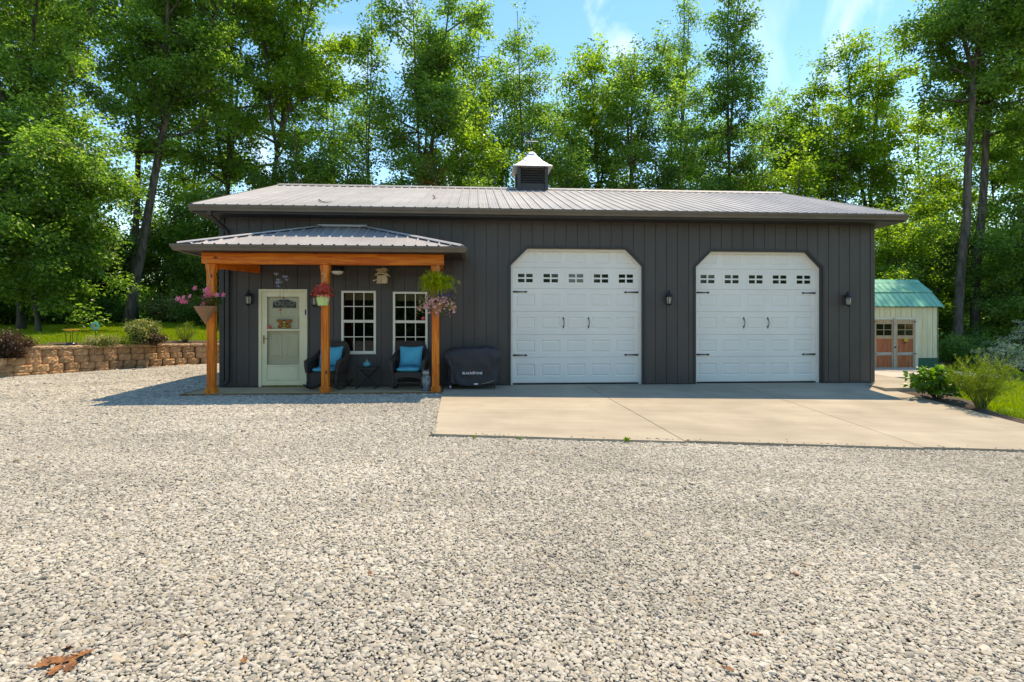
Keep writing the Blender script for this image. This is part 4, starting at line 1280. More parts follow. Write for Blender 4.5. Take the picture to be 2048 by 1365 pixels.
# ------------------------------------------------------------------ wicker rocking chairs with teal cushions
def rocking_chair():
    t = thing('rocking_chair', 'dark wicker rocking chair with teal cushions between right window and right post', 'chair', (0, 0, 0), 'rocking chairs on the porch')
    W = MAT['wicker']
    MB().bbox(-.27, .27, -.30, .26, .31, .37, .02).build('seat', W, t)
    # arched back, leaning backwards
    def back(a, b):
        th = PI * a; hw = .285
        x = -hw * math.cos(th); top = .93 + .035 * math.sin(th) if True else 0
        z = .33 + (top - .33) * b * (1 if abs(x) < .2 else 1 - .25 * ((abs(x) - .2) / .085) ** 2)
        return (x, .20 + .16 * b + .03 * math.cos(PI * (a - .5)) - .06 * (1 - abs(x) / hw) * 0, z)
    mb = MB().grid(back, 14, 10)
    n_ = mb.n; mb.grid(lambda a, b: (lambda p: (p[0], p[1] + .035, p[2]))(back(a, b)), 14, 10)
    rim = [j * 15 for j in range(11)] + [10 * 15 + i for i in range(1, 15)] + [j * 15 + 14 for j in range(9, -1, -1)]
    for a, b in zip(rim[:-1], rim[1:]): mb.f.append((a, b, b + n_, a + n_))
    bk = mb.build('backrest', W, t, smooth=True, angle=40)
    top = [Vector(back(i / 20, 1.0)) + Vector((0, .018, 0)) for i in range(21)]
    MB().tube([Vector((-.285, .215, .33))] + top + [Vector((.285, .215, .33))], .028, 7).build('back_roll', W, bk, smooth=True)
    for s_ in (1, -1):
        # rolled arm sweeping down into the front leg
        a = MB()
        a.tube([(s_ * .30, .30, .80), (s_ * .335, .18, .70), (s_ * .345, .0, .615), (s_ * .345, -.18, .60), (s_ * .34, -.30, .58), (s_ * .325, -.335, .50), (s_ * .31, -.33, .36)], [.032, .045, .05, .05, .048, .04, .032], 8)
        a.grid(lambda u, v: (s_ * (.285 + .045 * v), -.30 + .55 * u, .34 + (.25 + .15 * max(0, u - .6)) * v), 8, 4)
        a.grid(lambda u, v: (s_ * (.31 + .03 * v), -.30 + .55 * u, .34 + (.25 + .15 * max(0, u - .6)) * v), 8, 4)
        a.build('arm', W, t, smooth=True, angle=50)
        MB().tube([(s_ * .30, -.31, .37), (s_ * .295, -.33, .2), (s_ * .30, -.36, .06)], [.026, .022, .02], 7).build('leg', W, t, smooth=True)
        MB().tube([(s_ * .27, .22, .35), (s_ * .285, .27, .2), (s_ * .30, .30, .05)], [.026, .022, .02], 7).build('leg', W, t, smooth=True)
        pts = [(s_ * .30, y, .022 + .16 * ((y + .02) / .55) ** 2 * (1.0 if y < 0 else .8)) for y in (-.48, -.42, -.34, -.2, -.05, .1, .25, .4, .5)]
        MB().tube(pts, .02, 7).build('rocker', W, t, smooth=True)
    mb = MB().grid(lambda u, v: (-.285 + .57 * u, -.315, .34 - v * (.07 + .06 * (abs(2 * u - 1) ** 2))), 16, 4)
    mb.grid(lambda u, v: (-.285 + .57 * u, -.295, .34 - v * (.07 + .06 * (abs(2 * u - 1) ** 2))), 16, 4)
    mb.build('apron', W, t, smooth=True)
    MB().tube([(-.29, -.32, .15), (.29, -.32, .15)], .014, 6).tube([(-.29, .27, .15), (.29, .27, .15)], .014, 6).build('stretcher', W, t)
    return t
def seat_cushion(c, rz):
    def f(u, v):
        a = 2 * PI * u; p = .5 * PI * (2 * v - 1)
        ex = .35
        cx = math.copysign(abs(math.cos(a)) ** ex, math.cos(a)); cy = math.copysign(abs(math.sin(a)) ** ex, math.sin(a))
        r = math.cos(p) ** .5
        x, y = .255 * cx * r, .25 * cy * r
        z = .052 * math.sin(p)
        if z > 0: z *= .72 + .28 * abs(math.cos(x * 12.3)) * abs(math.cos(y * 9)) + .12
        return (x, y, z)
    mb = MB().grid(f, 36, 14, True)
    o = mb.build('seat_cushion', MAT['teal'], smooth=True); o.location = c; o.rotation_euler = (0, 0, rz)
    return o
def back_pillow(c, rz):
    def f(u, v, s_):
        x, z = 2 * u - 1, 2 * v - 1
        puff = (max(0, 1 - x ** 4) * max(0, 1 - z ** 4)) ** .55
        pin = 1 - .09 * (1 - x * x) * (abs(z) ** 2); pinx = 1 - .09 * (1 - z * z) * (abs(x) ** 2)
        return (.25 * x * pinx, s_ * .085 * puff, .225 * z * pin)
    mb = MB().grid(lambda u, v: f(u, v, -1), 16, 16).grid(lambda u, v: f(u, v, 1), 16, 16)
    o = mb.build('back_pillow', MAT['teal'], smooth=True); o.location = c; o.rotation_euler = (R(-14), 0, rz)
    return o
ch = rocking_chair()
spots = [(AT(820, 770, -.48), R(-3), 'dark wicker rocking chair with teal cushions under the right window'), (AT(657, 770, -.45), R(-9), 'dark wicker rocking chair with teal cushions behind the middle porch post')]
for i, (p, rz, lab) in enumerate(spots):
    c_ = ch if i == 0 else copy_tree(ch)
    c_.location = (p.x, p.y, .0); c_.rotation_euler = (0, 0, rz); c_['label'] = lab
    rot = Matrix.Rotation(rz, 3, 'Z')
    q = Vector((p.x, p.y, 0))
    where = ('the rocking chair under the right window', 'the rocking chair behind the middle post')[i]
    o = seat_cushion(q + rot @ Vector((0, -.05, .415)), rz); tag(o, 'tufted teal seat cushion on ' + where, 'cushion', 'teal chair cushions')
    o = back_pillow(q + rot @ Vector((0, .115, .665)), rz); tag(o, 'square teal pillow leaning in ' + where, 'pillow', 'teal chair pillows')

# ------------------------------------------------------------------ folding table with teal jar, owl
tp_ = AT(734, 770, -.42)
t = thing('side_table', 'small black folding table between the two rocking chairs', 'table', (tp_.x, tp_.y, 0))
MB().bbox(tp_.x - .235, tp_.x + .235, tp_.y - .2, tp_.y + .2, .425, .45, .005).build('table_top', MAT['iron'], t)
for sy_ in (-1, 1):
    for s_ in (1, -1):
        MB().tube([(tp_.x - s_ * .20, tp_.y + sy_ * .17 + s_ * .008, .425), (tp_.x + s_ * .20, tp_.y + sy_ * .17 + s_ * .008, .006)], .011, 6).build('leg', MAT['iron'], t)
MB().tube([(tp_.x - .2, tp_.y - .17, .03), (tp_.x - .2, tp_.y + .17, .03)], .009, 6).tube([(tp_.x + .2, tp_.y - .17, .03), (tp_.x + .2, tp_.y + .17, .03)], .009, 6).build('stretcher', MAT['iron'], t)
jc = Vector((tp_.x + .005, tp_.y - .04, .4505))
t = thing('pumpkin_ornament', 'small round teal pumpkin ornament on the black folding table', 'ornament', tuple(jc))
JT = M('teal_glaze', (.02, .24, .30), .3, col2=(.06, .42, .46), scale=45, detail=2, bump=.6, bscale=50)
MB().grid(lambda u, v: (lambda a, p: (jc.x + (.074 + .006 * math.cos(8 * a)) * math.sin(p) * math.cos(a), jc.y + (.074 + .006 * math.cos(8 * a)) * math.sin(p) * math.sin(a), jc.z + .062 - .062 * math.cos(p) - .012 * math.exp(-((p - PI) / .3) ** 2)))(2 * PI * u, PI * (.02 + .96 * v)), 40, 12, True).build('body', JT, t, smooth=True)
MB().tube([jc + Vector((0, 0, .11)), jc + Vector((.002, 0, .135)), jc + Vector((-.006, 0, .16))], [.014, .009, .008], 7).build('stem', MAT['cord'], t)

oc = AT(853, 784, -.93); oc.z = 0
t = thing('owl_statue', 'grey speckled owl statue standing beside the right porch post', 'statue', (oc.x, oc.y, 0))
OWLM = M('owl_stone', (.05, .055, .058), .8, col2=(.34, .37, .36), scale=75, detail=1, stretch=(1, 1, .6), bump=.8, bscale=75, lo=.42, hi=.55)
OWLD = M('owl_dark', (.07, .08, .095), .8, col2=(.16, .17, .19), scale=40, bump=.5)
le = -.05   # leans a little
MB().lathe([(.055, .07), (.082, .11), (.088, .18), (.082, .25), (.066, .31), (.05, .335)], (oc.x, oc.y, 0), 18, sy=.85).build('body', OWLM, t, smooth=True)
MB().lathe([(.05, .315), (.07, .34), (.074, .375), (.062, .405), (.03, .42), (.004, .422)], (oc.x - .008, oc.y - .01, 0), 16, sy=.9).build('head', OWLM, t, smooth=True)
for s_ in (1, -1):
    mb = MB().tube([(oc.x - .008 + s_ * .045, oc.y - .01, .395), (oc.x - .008 + s_ * .06, oc.y - .015, .45)], [.022, .003], 6); mb.build('ear_tuft', OWLD, t)
    mb = MB().lathe([(.004, -.002), (.026, 0), (.024, .006), (.004, .008)], (0, 0, 0), 12)
    mb.v = [(oc.x - .008 + s_ * .03 + x, oc.y - .072 - z, .372 + y) for x, y, z in mb.v]; e_ = mb.build('eye', M('owl_eye', (.55, .56, .5), .5, col2=(.5, .5, .45), scale=20), t)
    mb = MB().ball((oc.x - .008 + s_ * .03, oc.y - .081, .372), .012, 8, 5); mb.build('pupil', MAT['iron'], e_)
    mb = MB().lathe([(.004, -.11), (.035, -.06), (.05, .02), (.035, .08), (.006, .10)], (oc.x + s_ * .078, oc.y + .02, .20), 10, sx=.45); mb.build('wing', OWLD, t, smooth=True)
MB().tube([(oc.x - .008, oc.y - .075, .36), (oc.x - .008, oc.y - .095, .345)], [.010, .002], 6).build('beak', OWLD, t)
MB().lathe([(.09, .0), (.092, .03), (.085, .06), (.07, .085), (.05, .09)], (oc.x, oc.y, 0), 14).build('perch_base', OWLD, t, smooth=True)

# ------------------------------------------------------------------ covered griddle
gc = AT(945, 768, -.42); gc.z = 0
t = thing('covered_grill', 'outdoor griddle under a black fabric cover with white lettering, against the siding', 'grill', (gc.x, gc.y, 0))
def cover(u, v):
    a = 2 * PI * u
    lv = [(0, .12), (.20, .12), (.45, .34), (.62, .55), (.75, .72), (.86, .82), (.95, .865), (1, .875)]
    z = np.interp(v, [q[0] for q in lv], [q[1] for q in lv])
    hx = np.interp(z, [.12, .30, .48, .66, .76, .82, .875], [.53, .535, .545, .625, .60, .50, .38])
    hy = np.interp(z, [.12, .30, .48, .66, .80, .875], [.27, .275, .28, .29, .27, .22])
    if v > .95: hx *= 1 - (v - .95) / .05 * .97; hy *= 1 - (v - .95) / .05 * .97
    ex = .42
    x = hx * math.copysign(abs(math.cos(a)) ** ex, math.cos(a)); y = hy * math.copysign(abs(math.sin(a)) ** ex, math.sin(a))
    # drape folds: sagging swags across the front
    fold = .020 * math.sin(x * 13 + z * 9) * math.sin(z * 7 + 1) + .012 * math.sin(x * 31 - z * 14) * (1 - v) + .016 * math.cos(9 * a + 5 * z) * (1 - v) ** .5
    if abs(x) < .5: y += math.copysign(fold, y) * (1 if v < .9 else .2)
    sag = -.05 * max(0, 1 - (x / .42) ** 2) if .7 < v else 0
    hem = -.05 * math.cos(x * 4.2) * (1 - v / .2) if v < .2 else 0
    if x > .3: hem -= .0
    return (gc.x + x, gc.y + y, z + sag * (1 - abs(y) / .3) * .6 + hem + (.02 if x > .2 and v > .6 else 0))
gcov = MB().grid(cover, 96, 44, True).build('cover', MAT['black_cloth'], t, smooth=True)
MB().bbox(gc.x - .50, gc.x + .50, gc.y - .22, gc.y + .22, .13, .18, .01).build('shelf', MAT['iron'], t)
for s_ in (-1, 1):
    for q in (-1, 1):
        MB().tube([(gc.x + s_ * .46, gc.y + q * .2, .05), (gc.x + s_ * .46, gc.y + q * .2, .6)], .018, 6).build('leg', MAT['iron'], t)
        mb = MB().lathe([(.02, -.012), (.038, -.012), (.040, 0), (.038, .012), (.02, .012)], (0, 0, 0), 14)
        mb.v = [(gc.x + s_ * .46 + z, gc.y + q * .2 + x, .041 + y) for x, y, z in mb.v]
        mb.build('caster', MAT['galv'] if s_ < 0 else MAT['iron'], t)
MB().tube([(gc.x + .20, gc.y - .295, .115), (gc.x + .35, gc.y - .30, .145), (gc.x + .45, gc.y - .295, .185)], .004, 5).build('hem_cord', MAT['cord'], gcov)
def text_mesh(body, size, loc, name, mat, parent, depth=.001, rz=0):
    cu = bpy.data.curves.new(name + '_curve', 'FONT'); cu.body = body; cu.size = size; cu.extrude = depth; cu.align_x = 'CENTER'; cu.offset = size * .02
    tmp = bpy.data.objects.new(name + '_tmp', cu); C.objects.link(tmp)
    dg = bpy.context.evaluated_depsgraph_get(); me = bpy.data.meshes.new_from_object(tmp.evaluated_get(dg))
    bpy.data.objects.remove(tmp); bpy.data.curves.remove(cu)
    mb = MB(); mb.v = [(loc[0] + v.co.x, loc[1] - v.co.z, loc[2] + v.co.y) for v in me.vertices]; mb.n = len(mb.v); mb.f = [tuple(p.vertices) for p in me.polygons]
    bpy.data.meshes.remove(me)
    return mb.build(name, mat, parent)
text_mesh('BLACKSTONE', .066, (gc.x, gc.y - .322, .315), 'lettering', MAT['white_print'], gcov)
mb = MB().prism([(gc.x + .012, gc.y - .321, .30), (gc.x + .0, gc.y - .321, .345), (gc.x + .018, gc.y - .321, .372), (gc.x + .016, gc.y - .321, .395), (gc.x + .038, gc.y - .321, .365), (gc.x + .034, gc.y - .321, .335)], (0, .002, 0)); mb.build('flame_mark', MAT['orange_print'], gcov)
MB().box(gc.x + .03, gc.x + .115, gc.y - .318, gc.y - .316, .10, .125).build('sewn_label', MAT['white_print'], gcov)
# ------------------------------------------------------------------ retaining wall of split-face blocks
BLOCK = M('split_block', (.36, .175, .075), .95, col2=(.58, .37, .20), scale=7, detail=8, bump=1.0, bscale=22, rnd=.22, lo=.3, hi=.7)
CAPM = M('cap_block', (.42, .24, .115), .95, col2=(.58, .40, .24), scale=9, detail=8, bump=.8, bscale=30, rnd=.15)
rw = thing('retaining_wall', 'curving low retaining wall of tan and brown split-face blocks beside the gravel', 'retaining wall', (-11.0, 5.5, 0))
seg = np.linalg.norm(np.diff(RWC, axis=0), axis=1); SARC = np.concatenate([[0], np.cumsum(seg)])
def rw_at(s_):
    x = np.interp(s_, SARC, RWC[:, 0]); y = np.interp(s_, SARC, RWC[:, 1])
    x2 = np.interp(s_ + .05, SARC, RWC[:, 0]); y2 = np.interp(s_ + .05, SARC, RWC[:, 1]); x1 = np.interp(s_ - .05, SARC, RWC[:, 0]); y1 = np.interp(s_ - .05, SARC, RWC[:, 1])
    t_ = np.array([x2 - x1, y2 - y1]); t_ /= np.linalg.norm(t_)
    return np.array([x, y]), t_
def block_mesh(L_, h, seed, cap=False):
    """rough face towards -y, three facets; origin at lower left front"""
    r_ = random.Random(seed); mb = MB()
    nx, nz = 9, 5
    def fr(u, v):
        x = L_ * u
        base = 0 if cap else (.065 * max(0, 1 - u / .20) + .065 * max(0, 1 - (1 - u) / .20))
        q = r_.uniform(-.012, .012)
        if u in (0, 1) or v in (0, 1): q *= .3
        edge = .010 if v in (0, 1) else 0
        return (x, base + q + edge, h * v)
    mb.grid(fr, nx, nz); n_ = mb.n
    def bk(u, v): return (L_ * (.08 + .84 * u) if not cap else L_ * u, .28, h * v)
    mb.grid(bk, nx, nz)
    W = nx + 1
    rim = [i for i in range(W)] + [j * W + nx for j in range(1, nz + 1)] + [nz * W + i for i in range(nx - 1, -1, -1)] + [j * W for j in range(nz - 1, 0, -1)]
    for k in range(len(rim)):
        a, b = rim[k], rim[(k + 1) % len(rim)]; mb.f.append((a, n_ + a, n_ + b, b))
    return mesh_of(mb, 'block', CAPM if cap else BLOCK)
BL = .40
bm_var = [block_mesh(BL - .012, .196, i) for i in range(6)]; cap_var = [block_mesh(BL - .008, .095, 20 + i, True) for i in range(4)]
def x_to_s(x): return float(np.interp(x, RWC[:, 0], SARC))
starts = {0: x_to_s(-13.2), 1: x_to_s(-12.75), 2: x_to_s(-12.45), 3: x_to_s(-12.12), 4: x_to_s(-12.12)}
rb = random.Random(3)
for k in range(5):
    s_ = starts[k] + (0 if k == 4 else (.2 if k % 2 else 0.))
    if k == 4: s_ += .03
    while s_ < SARC[-1] - .5:
        p, t_ = rw_at(s_); n_ = np.array([-t_[1], t_[0]])
        zb = -.15 + .2 * k - .11 * (s_ / SARC[-1]) + (.03 if s_ < 5 else .03 * max(0, 1 - (s_ - 5) / 3))
        ob = bpy.data.objects.new('cap_block' if k == 4 else 'block', rb.choice(cap_var if k == 4 else bm_var)); C.objects.link(ob); ob.parent = rw
        off = .022 * k - (.03 if k == 4 else 0) + (rb.uniform(-.012, .012) if k < 4 else 0)
        q = p + n_ * off
        ob.location = (q[0] + 11.0, q[1] - 5.5, zb); ob.rotation_euler = (0, 0, math.atan2(t_[1], t_[0]) + (rb.uniform(-.03, .03) if k < 4 else 0))
        s_ += BL
# ------------------------------------------------------------------ shed
SX0, SX1, SY, SZ = 12.3, 16.58, 6.5, -.30
shed = thing('garden_shed', 'cream board-sided shed with green metal barn roof and brown double doors', 'shed', (14.5, SY, SZ))
sw = sub('front_wall', shed)
DX0, DX1, DZ0, DZ1 = 14.13, 15.70, SZ + .02, 1.53
bw = .20; k = 0; x = SX1
while x > SX0 + .05:
    a = x - bw; b = x - .012
    lo_ = .165
    if b > DX0 - .10 and a < DX1 + .10:
        aa = max(a, DX1 + .115) if (a + b) / 2 > DX1 else a
        z0_ = DZ1 + .10
        mb = MB()
        if b > DX1 + .12 and a < DX1 + .12: mb.box(max(a, DX1 + .12), b, SY, SY + .03, lo_, 1.98); mb.box(a, DX1 + .12, SY, SY + .03, z0_, 1.98)
        else: mb.box(a, b, SY, SY + .03, z0_, 1.98)
    else:
        mb = MB().box(a, b, SY + (.004 if k % 2 else 0), SY + .03, lo_, 1.98)
    mb.build('wall_board', MAT['shed_board'], sw)
    x -= bw; k += 1
MB().box(SX0, SX1 - .02, SY + .031, SY + .06, SZ, 1.98).build('wall_frame', MAT['shed_board'], shed)
for a, b in ((SX0, DX0 - .1), (DX1 + .12, SX1)):
    x = b
    while x > a + .02:
        MB().box(max(a, x - .20), x - .006, SY - .018, SY + .03, SZ, .16).build('skirt_board', MAT['shed_green'], sw); x -= .20
# gable end walls, following the barn profile
GP = [(SY - .12, 2.0), (SY + .42, 2.54), (SY + 1.06, 3.02), (SY + 1.70, 2.54), (SY + 2.24, 2.0)]
ends = [(SY, SZ), (SY, 1.98), (SY + .42, 2.49), (SY + 1.06, 2.97), (SY + 1.70, 2.49), (SY + 2.12, 1.98), (SY + 2.12, SZ)]
for x in (SX0, SX1 - .04):
    MB().prism([(x, y, z) for y, z in ends], (.04, 0, 0)).build('end_wall', MAT['shed_board'], shed)
MB().box(SX0, SX1, SY + 2.08, SY + 2.12, SZ, 1.98).build('back_wall', MAT['shed_board'], shed)
sr = sub('roof', shed)
for q_, ((y0, z0), (y1, z1)) in enumerate(zip(GP[:-1], GP[1:])):
    if q_ == 1: y0, z0 = y0 - .04, z0 + .0
    up_ = Vector((0, y1 - y0, z1 - z0)); nn = Vector((0, -up_.z, up_.y)).normalized()
    n_ = 5; w_ = (SX1 - SX0 + .22) / n_
    for i in range(n_):
        roof_sheet(rib_profile(w_, w_ / 4, .018, False), (SX0 - .1 + i * w_, y0, z0), (1, 0, 0), up_, up_.length + .02, nn).build('roof_panel', MAT['green_roof'], sr)
MB().prism([(SX0 - .12, y, z) for y, z in ((SY + .90, 2.92), (SY + 1.06, 3.06), (SY + 1.22, 2.92), (SY + 1.06, 3.035))], (SX1 - SX0 + .26, 0, 0)).build('ridge_cap', MAT['green_roof'], sr)
MB().prism([(SX1 + .10, y, z) for y, z in [(p[0], p[1] + .02) for p in GP] + [(p[0], p[1] - .07) for p in GP[::-1]]], (.02, 0, 0)).build('rake_trim', MAT['green_roof'], sr)
# door surround and the pair of doors
mb = MB().bbox(DX1 + .004, DX1 + .115, SY - .02, SY + .03, SZ + .02, DZ1 + .095).bbox(DX0 - .10, DX0 - .004, SY - .02, SY + .03, SZ + .02, DZ1 + .095).bbox(DX0 - .003, DX1 + .003, SY - .019, SY + .029, DZ1 + .005, DZ1 + .095)
mb.build('door_surround', MAT['shed_trim'], shed)
dm = (DX0 + DX1) / 2
for a, b, hs in ((DX0, dm - .01, 1), (dm + .01, DX1, -1)):
    dd = sub('shed_door', shed)
    zl = [DZ0, DZ0 + .12, .24, .36, .86, 1.0, 1.38, DZ1]
    mb = MB().bbox(a, a + .10, SY - .03, SY + .02, DZ0, DZ1).bbox(b - .10, b, SY - .03, SY + .02, DZ0, DZ1)
    mb.build('stile', MAT['shed_door'], dd)
    for z0_, z1_ in ((DZ0, DZ0 + .11), (.26, .37), (.845, .97), (1.375, DZ1)):
        MB().bbox(a + .101, b - .101, SY - .028, SY + .018, z0_, z1_).build('rail', MAT['grey_wood'] if z0_ < .5 else MAT['shed_door'], dd)
    for z0_, z1_ in ((DZ0 + .111, .259), (.371, .844)):
        w3 = (b - a - .204) / 4
        for q in range(4): MB().box(a + .102 + q * w3, a + .102 + (q + 1) * w3 - .004, SY - .008, SY + .012, z0_, z1_).build('panel_board', MAT['shed_panel'], dd)
    wx0, wx1 = a + .101, b - .101; xm = (wx0 + wx1) / 2; zm = (.971 + 1.374) / 2
    mb = MB().box(xm - .010, xm + .010, SY - .024, SY + .0, .971, 1.374).box(wx0, xm - .010, SY - .022, SY - .002, zm - .010, zm + .010).box(xm + .010, wx1, SY - .022, SY - .002, zm - .010, zm + .010); mb.build('muntin', MAT['shed_door'], dd)
    for p0, p1 in ((wx0, xm - .010), (xm + .010, wx1)):
        for q0, q1 in ((.971, zm - .010), (zm + .010, 1.374)):
            MB().box(p0, p1, SY - .012, SY - .008, q0, q1).build('window_pane', MAT['glass_dark'], dd)
    xe = a if hs > 0 else b
    for zz in (DZ0 + .06, .315, 1.455):
        MB().prism([(xe - hs * .03, SY - .036, zz - .018), (xe + hs * .16, SY - .036, zz - .004), (xe + hs * .16, SY - .036, zz + .004), (xe - hs * .03, SY - .036, zz + .018)], (0, .004, 0)).build('hinge', MAT['iron'], dd)
MB().bbox(dm - .045, dm + .025, SY - .05, SY - .031, DZ0, DZ1 + .05).build('astragal', MAT['grey_wood'], shed)
MB().ball((dm + .0, SY - .07, .55), .028, 8, 5).build('door_knob', MAT['iron'], shed)
p = Vector((dm + .40, SY - .05, .80))
t = thing('door_ornament', 'yellow flower ornament with dark hanger on the right shed door', 'ornament', tuple(p))
mb = MB(); star_flower(mb, p, (0, -1, .2), .085, 6, 2); star_flower(mb, p + Vector((.04, -.01, .02)), (0, -1, .2), .06, 5, 3); mb.build('petals', M('yellow_tin', (.75, .52, .03), .5, col2=(.65, .4, .02), scale=20), t)
MB().tube([p + Vector((-.05, -.005, -.06)), p + Vector((0, -.02, -.09)), p + Vector((.06, -.005, -.06))], .018, 6).build('hanger', MAT['iron'], t)
# weathered ramp in front of the shed
ramp = thing('wooden_ramp', 'weathered grey board ramp in front of the shed doors', 'ramp', (13.5, 5.0, -.3))
y = 3.35; k = 0
while y < 6.42:
    z_ = -.20 + .0 * y
    MB().bbox(11.6, 15.95, y, y + .138, z_ - .035 + .002 * (k % 3), z_ + .002 * (k % 3), .004).build('deck_board', MAT['grey_wood'], ramp); y += .147; k += 1
MB().box(11.65, 15.9, 3.4, 6.4, -.42, -.24).build('ramp_frame', MAT['grey_wood'], ramp)
o = MB().bbox(12.0, 13.1, 1.2, 2.0, -.34, -.27, .015).build('stepping_slab', MAT['concrete']); tag(o, 'pale flat concrete slab lying in the lawn by the shed', 'slab')

# ------------------------------------------------------------------ things on the upper lawn
def on_up(u, Y):
    x, d = ray(u, Y); y = Y - CDIST
    return Vector((x, y, float(z_up(x, y)) + .05))
b = on_up(143, 16.75)
t = thing('plant_stand', 'wire garden stand with yellow dish on top of the retaining wall', 'garden stand', tuple(b))
MB().lathe([(.05, .43), (.14, .44), (.205, .475), (.215, .48), (.205, .462), (.14, .425), (.05, .415)], b, 20).build('dish', M('yellow_dish', (.62, .40, .04), .35, col2=(.7, .5, .08), scale=8), t, smooth=True)
for k in range(4):
    a = PI / 4 + k * PI / 2; c_, s_ = math.cos(a), math.sin(a)
    MB().tube([b + Vector((.19 * c_, .19 * s_, .45)), b + Vector((.13 * c_, .13 * s_, .30)), b + Vector((.12 * c_, .12 * s_, .0))], .008, 5).build('leg', MAT['iron'], t)
MB().lathe([(.13, .0), (.15, .03), (.13, .075), (.06, .09), (.004, .092)], b, 16).build('base_stone', M('black_glaze', (.02, .02, .035), .25, col2=(.04, .04, .06), scale=20), t, smooth=True)
b = on_up(191, 17.0)
t = thing('garden_stake', 'teal glass flower on a thin garden stake above the retaining wall', 'garden stake', tuple(b))
MB().tube([b, b + Vector((.005, 0, .3)), b + Vector((0, 0, .56))], .008, 5).build('stem', MAT['iron'], t)
TG = leaf_mat('teal_glass', (.10, .42, .36), (.25, .60, .52), .5, (1.2, 1.4, 1.3), gloss=.08)
for k in range(7):
    a = 2 * PI * k / 7; cc = b + Vector((.085 * math.cos(a), -.02, .60 + .085 * math.sin(a)))
    MB().lathe([(.004, -.012), (.045, -.006), (.052, .004), (.03, .012), (.004, .014)], (0, 0, 0), 10).build if False else None
    mb = MB().ball(cc, (.05, .012, .05), 10, 6); mb.build('petal', TG, t, smooth=True)
MB().ball(b + Vector((0, -.04, .60)), (.038, .02, .038), 10, 6).build('centre', M('amber_centre', (.5, .3, .03), .3, col2=(.4, .2, .02), scale=20), t, smooth=True)

# ------------------------------------------------------------------ loose stones of the gravel yard
PEB, pn, pl, pp = NT('pebble')
oi = pn.new('ShaderNodeObjectInfo'); cr = pn.new('ShaderNodeValToRGB')
els = cr.color_ramp.elements
els[0].position = 0; els[0].color = (0.208, 0.191, 0.161, 1); els[1].position = 1; els[1].color = (0.478, 0.442, 0.360, 1)
for q, c_ in ((.06, (0.253, 0.234, 0.196)), (.16, (0.322, 0.292, 0.242)), (.30, (0.344, 0.296, 0.219)), (.36, (0.385, 0.349, 0.291)), (.62, (0.425, 0.386, 0.320)), (.66, (0.402, 0.332, 0.230)), (.72, (0.442, 0.404, 0.340)), (.93, (0.478, 0.442, 0.373))):
    e = els.new(q); e.color = (*c_, 1)
pl.new(oi.outputs['Random'], cr.inputs[0])
tcn = pn.new('ShaderNodeTexCoord'); nn_ = pn.new('ShaderNodeTexNoise'); nn_.inputs['Scale'].default_value = 1.8; nn_.inputs['Detail'].default_value = 4
pl.new(tcn.outputs['Object'], nn_.inputs['Vector'])
mr = pn.new('ShaderNodeMapRange'); mr.inputs['To Min'].default_value = .84; mr.inputs['To Max'].default_value = 1.16; pl.new(nn_.outputs['Fac'], mr.inputs['Value'])
vm = pn.new('ShaderNodeVectorMath'); vm.operation = 'SCALE'; pl.new(cr.outputs[0], vm.inputs[0]); pl.new(mr.outputs[0], vm.inputs['Scale']); 
nl_ = pn.new('ShaderNodeTexNoise'); nl_.inputs['Scale'].default_value = .55; nl_.inputs['Detail'].default_value = 6; nl_.inputs['Distortion'].default_value = .7
mpl = pn.new('ShaderNodeMapping'); mpl.inputs['Scale'].default_value = (.55, 1.5, 1); pl.new(oi.outputs['Location'], mpl.inputs[0]); pl.new(mpl.outputs[0], nl_.inputs['Vector'])
mrl = pn.new('ShaderNodeMapRange'); mrl.inputs['From Min'].default_value = .3; mrl.inputs['From Max'].default_value = .7; mrl.inputs['To Min'].default_value = .80; mrl.inputs['To Max'].default_value = 1.12; pl.new(nl_.outputs['Fac'], mrl.inputs['Value'])
vml = pn.new('ShaderNodeVectorMath'); vml.operation = 'SCALE'; pl.new(vm.outputs[0], vml.inputs[0]); pl.new(mrl.outputs[0], vml.inputs['Scale']); pl.new(vml.outputs[0], pp.inputs['Base Color'])
pp.inputs['Roughness'].default_value = .8; pp.inputs['Specular IOR Level'].default_value = .3
pv = []
for i in range(10):
    bm = bmesh.new(); bmesh.ops.create_icosphere(bm, subdivisions=2, radius=.5)
    r_ = random.Random(i + 50)
    pl_ = [(Vector((r_.gauss(0, 1), r_.gauss(0, 1), r_.gauss(0, 1))).normalized(), r_.uniform(.30, .45)) for _ in range(9)]
    for v in bm.verts:
        co = v.co.copy()
        for nrm, d in pl_:
            q = co.dot(nrm)
            if q > d: co -= nrm * (q - d)
        v.co = Vector((co.x * 1.25, co.y * .95, co.z * .58))
    mb = MB().from_bm(bm); pv.append(mesh_of(mb, 'pebble', PEB, smooth=False))
pebcol = variants('pebble', pv)
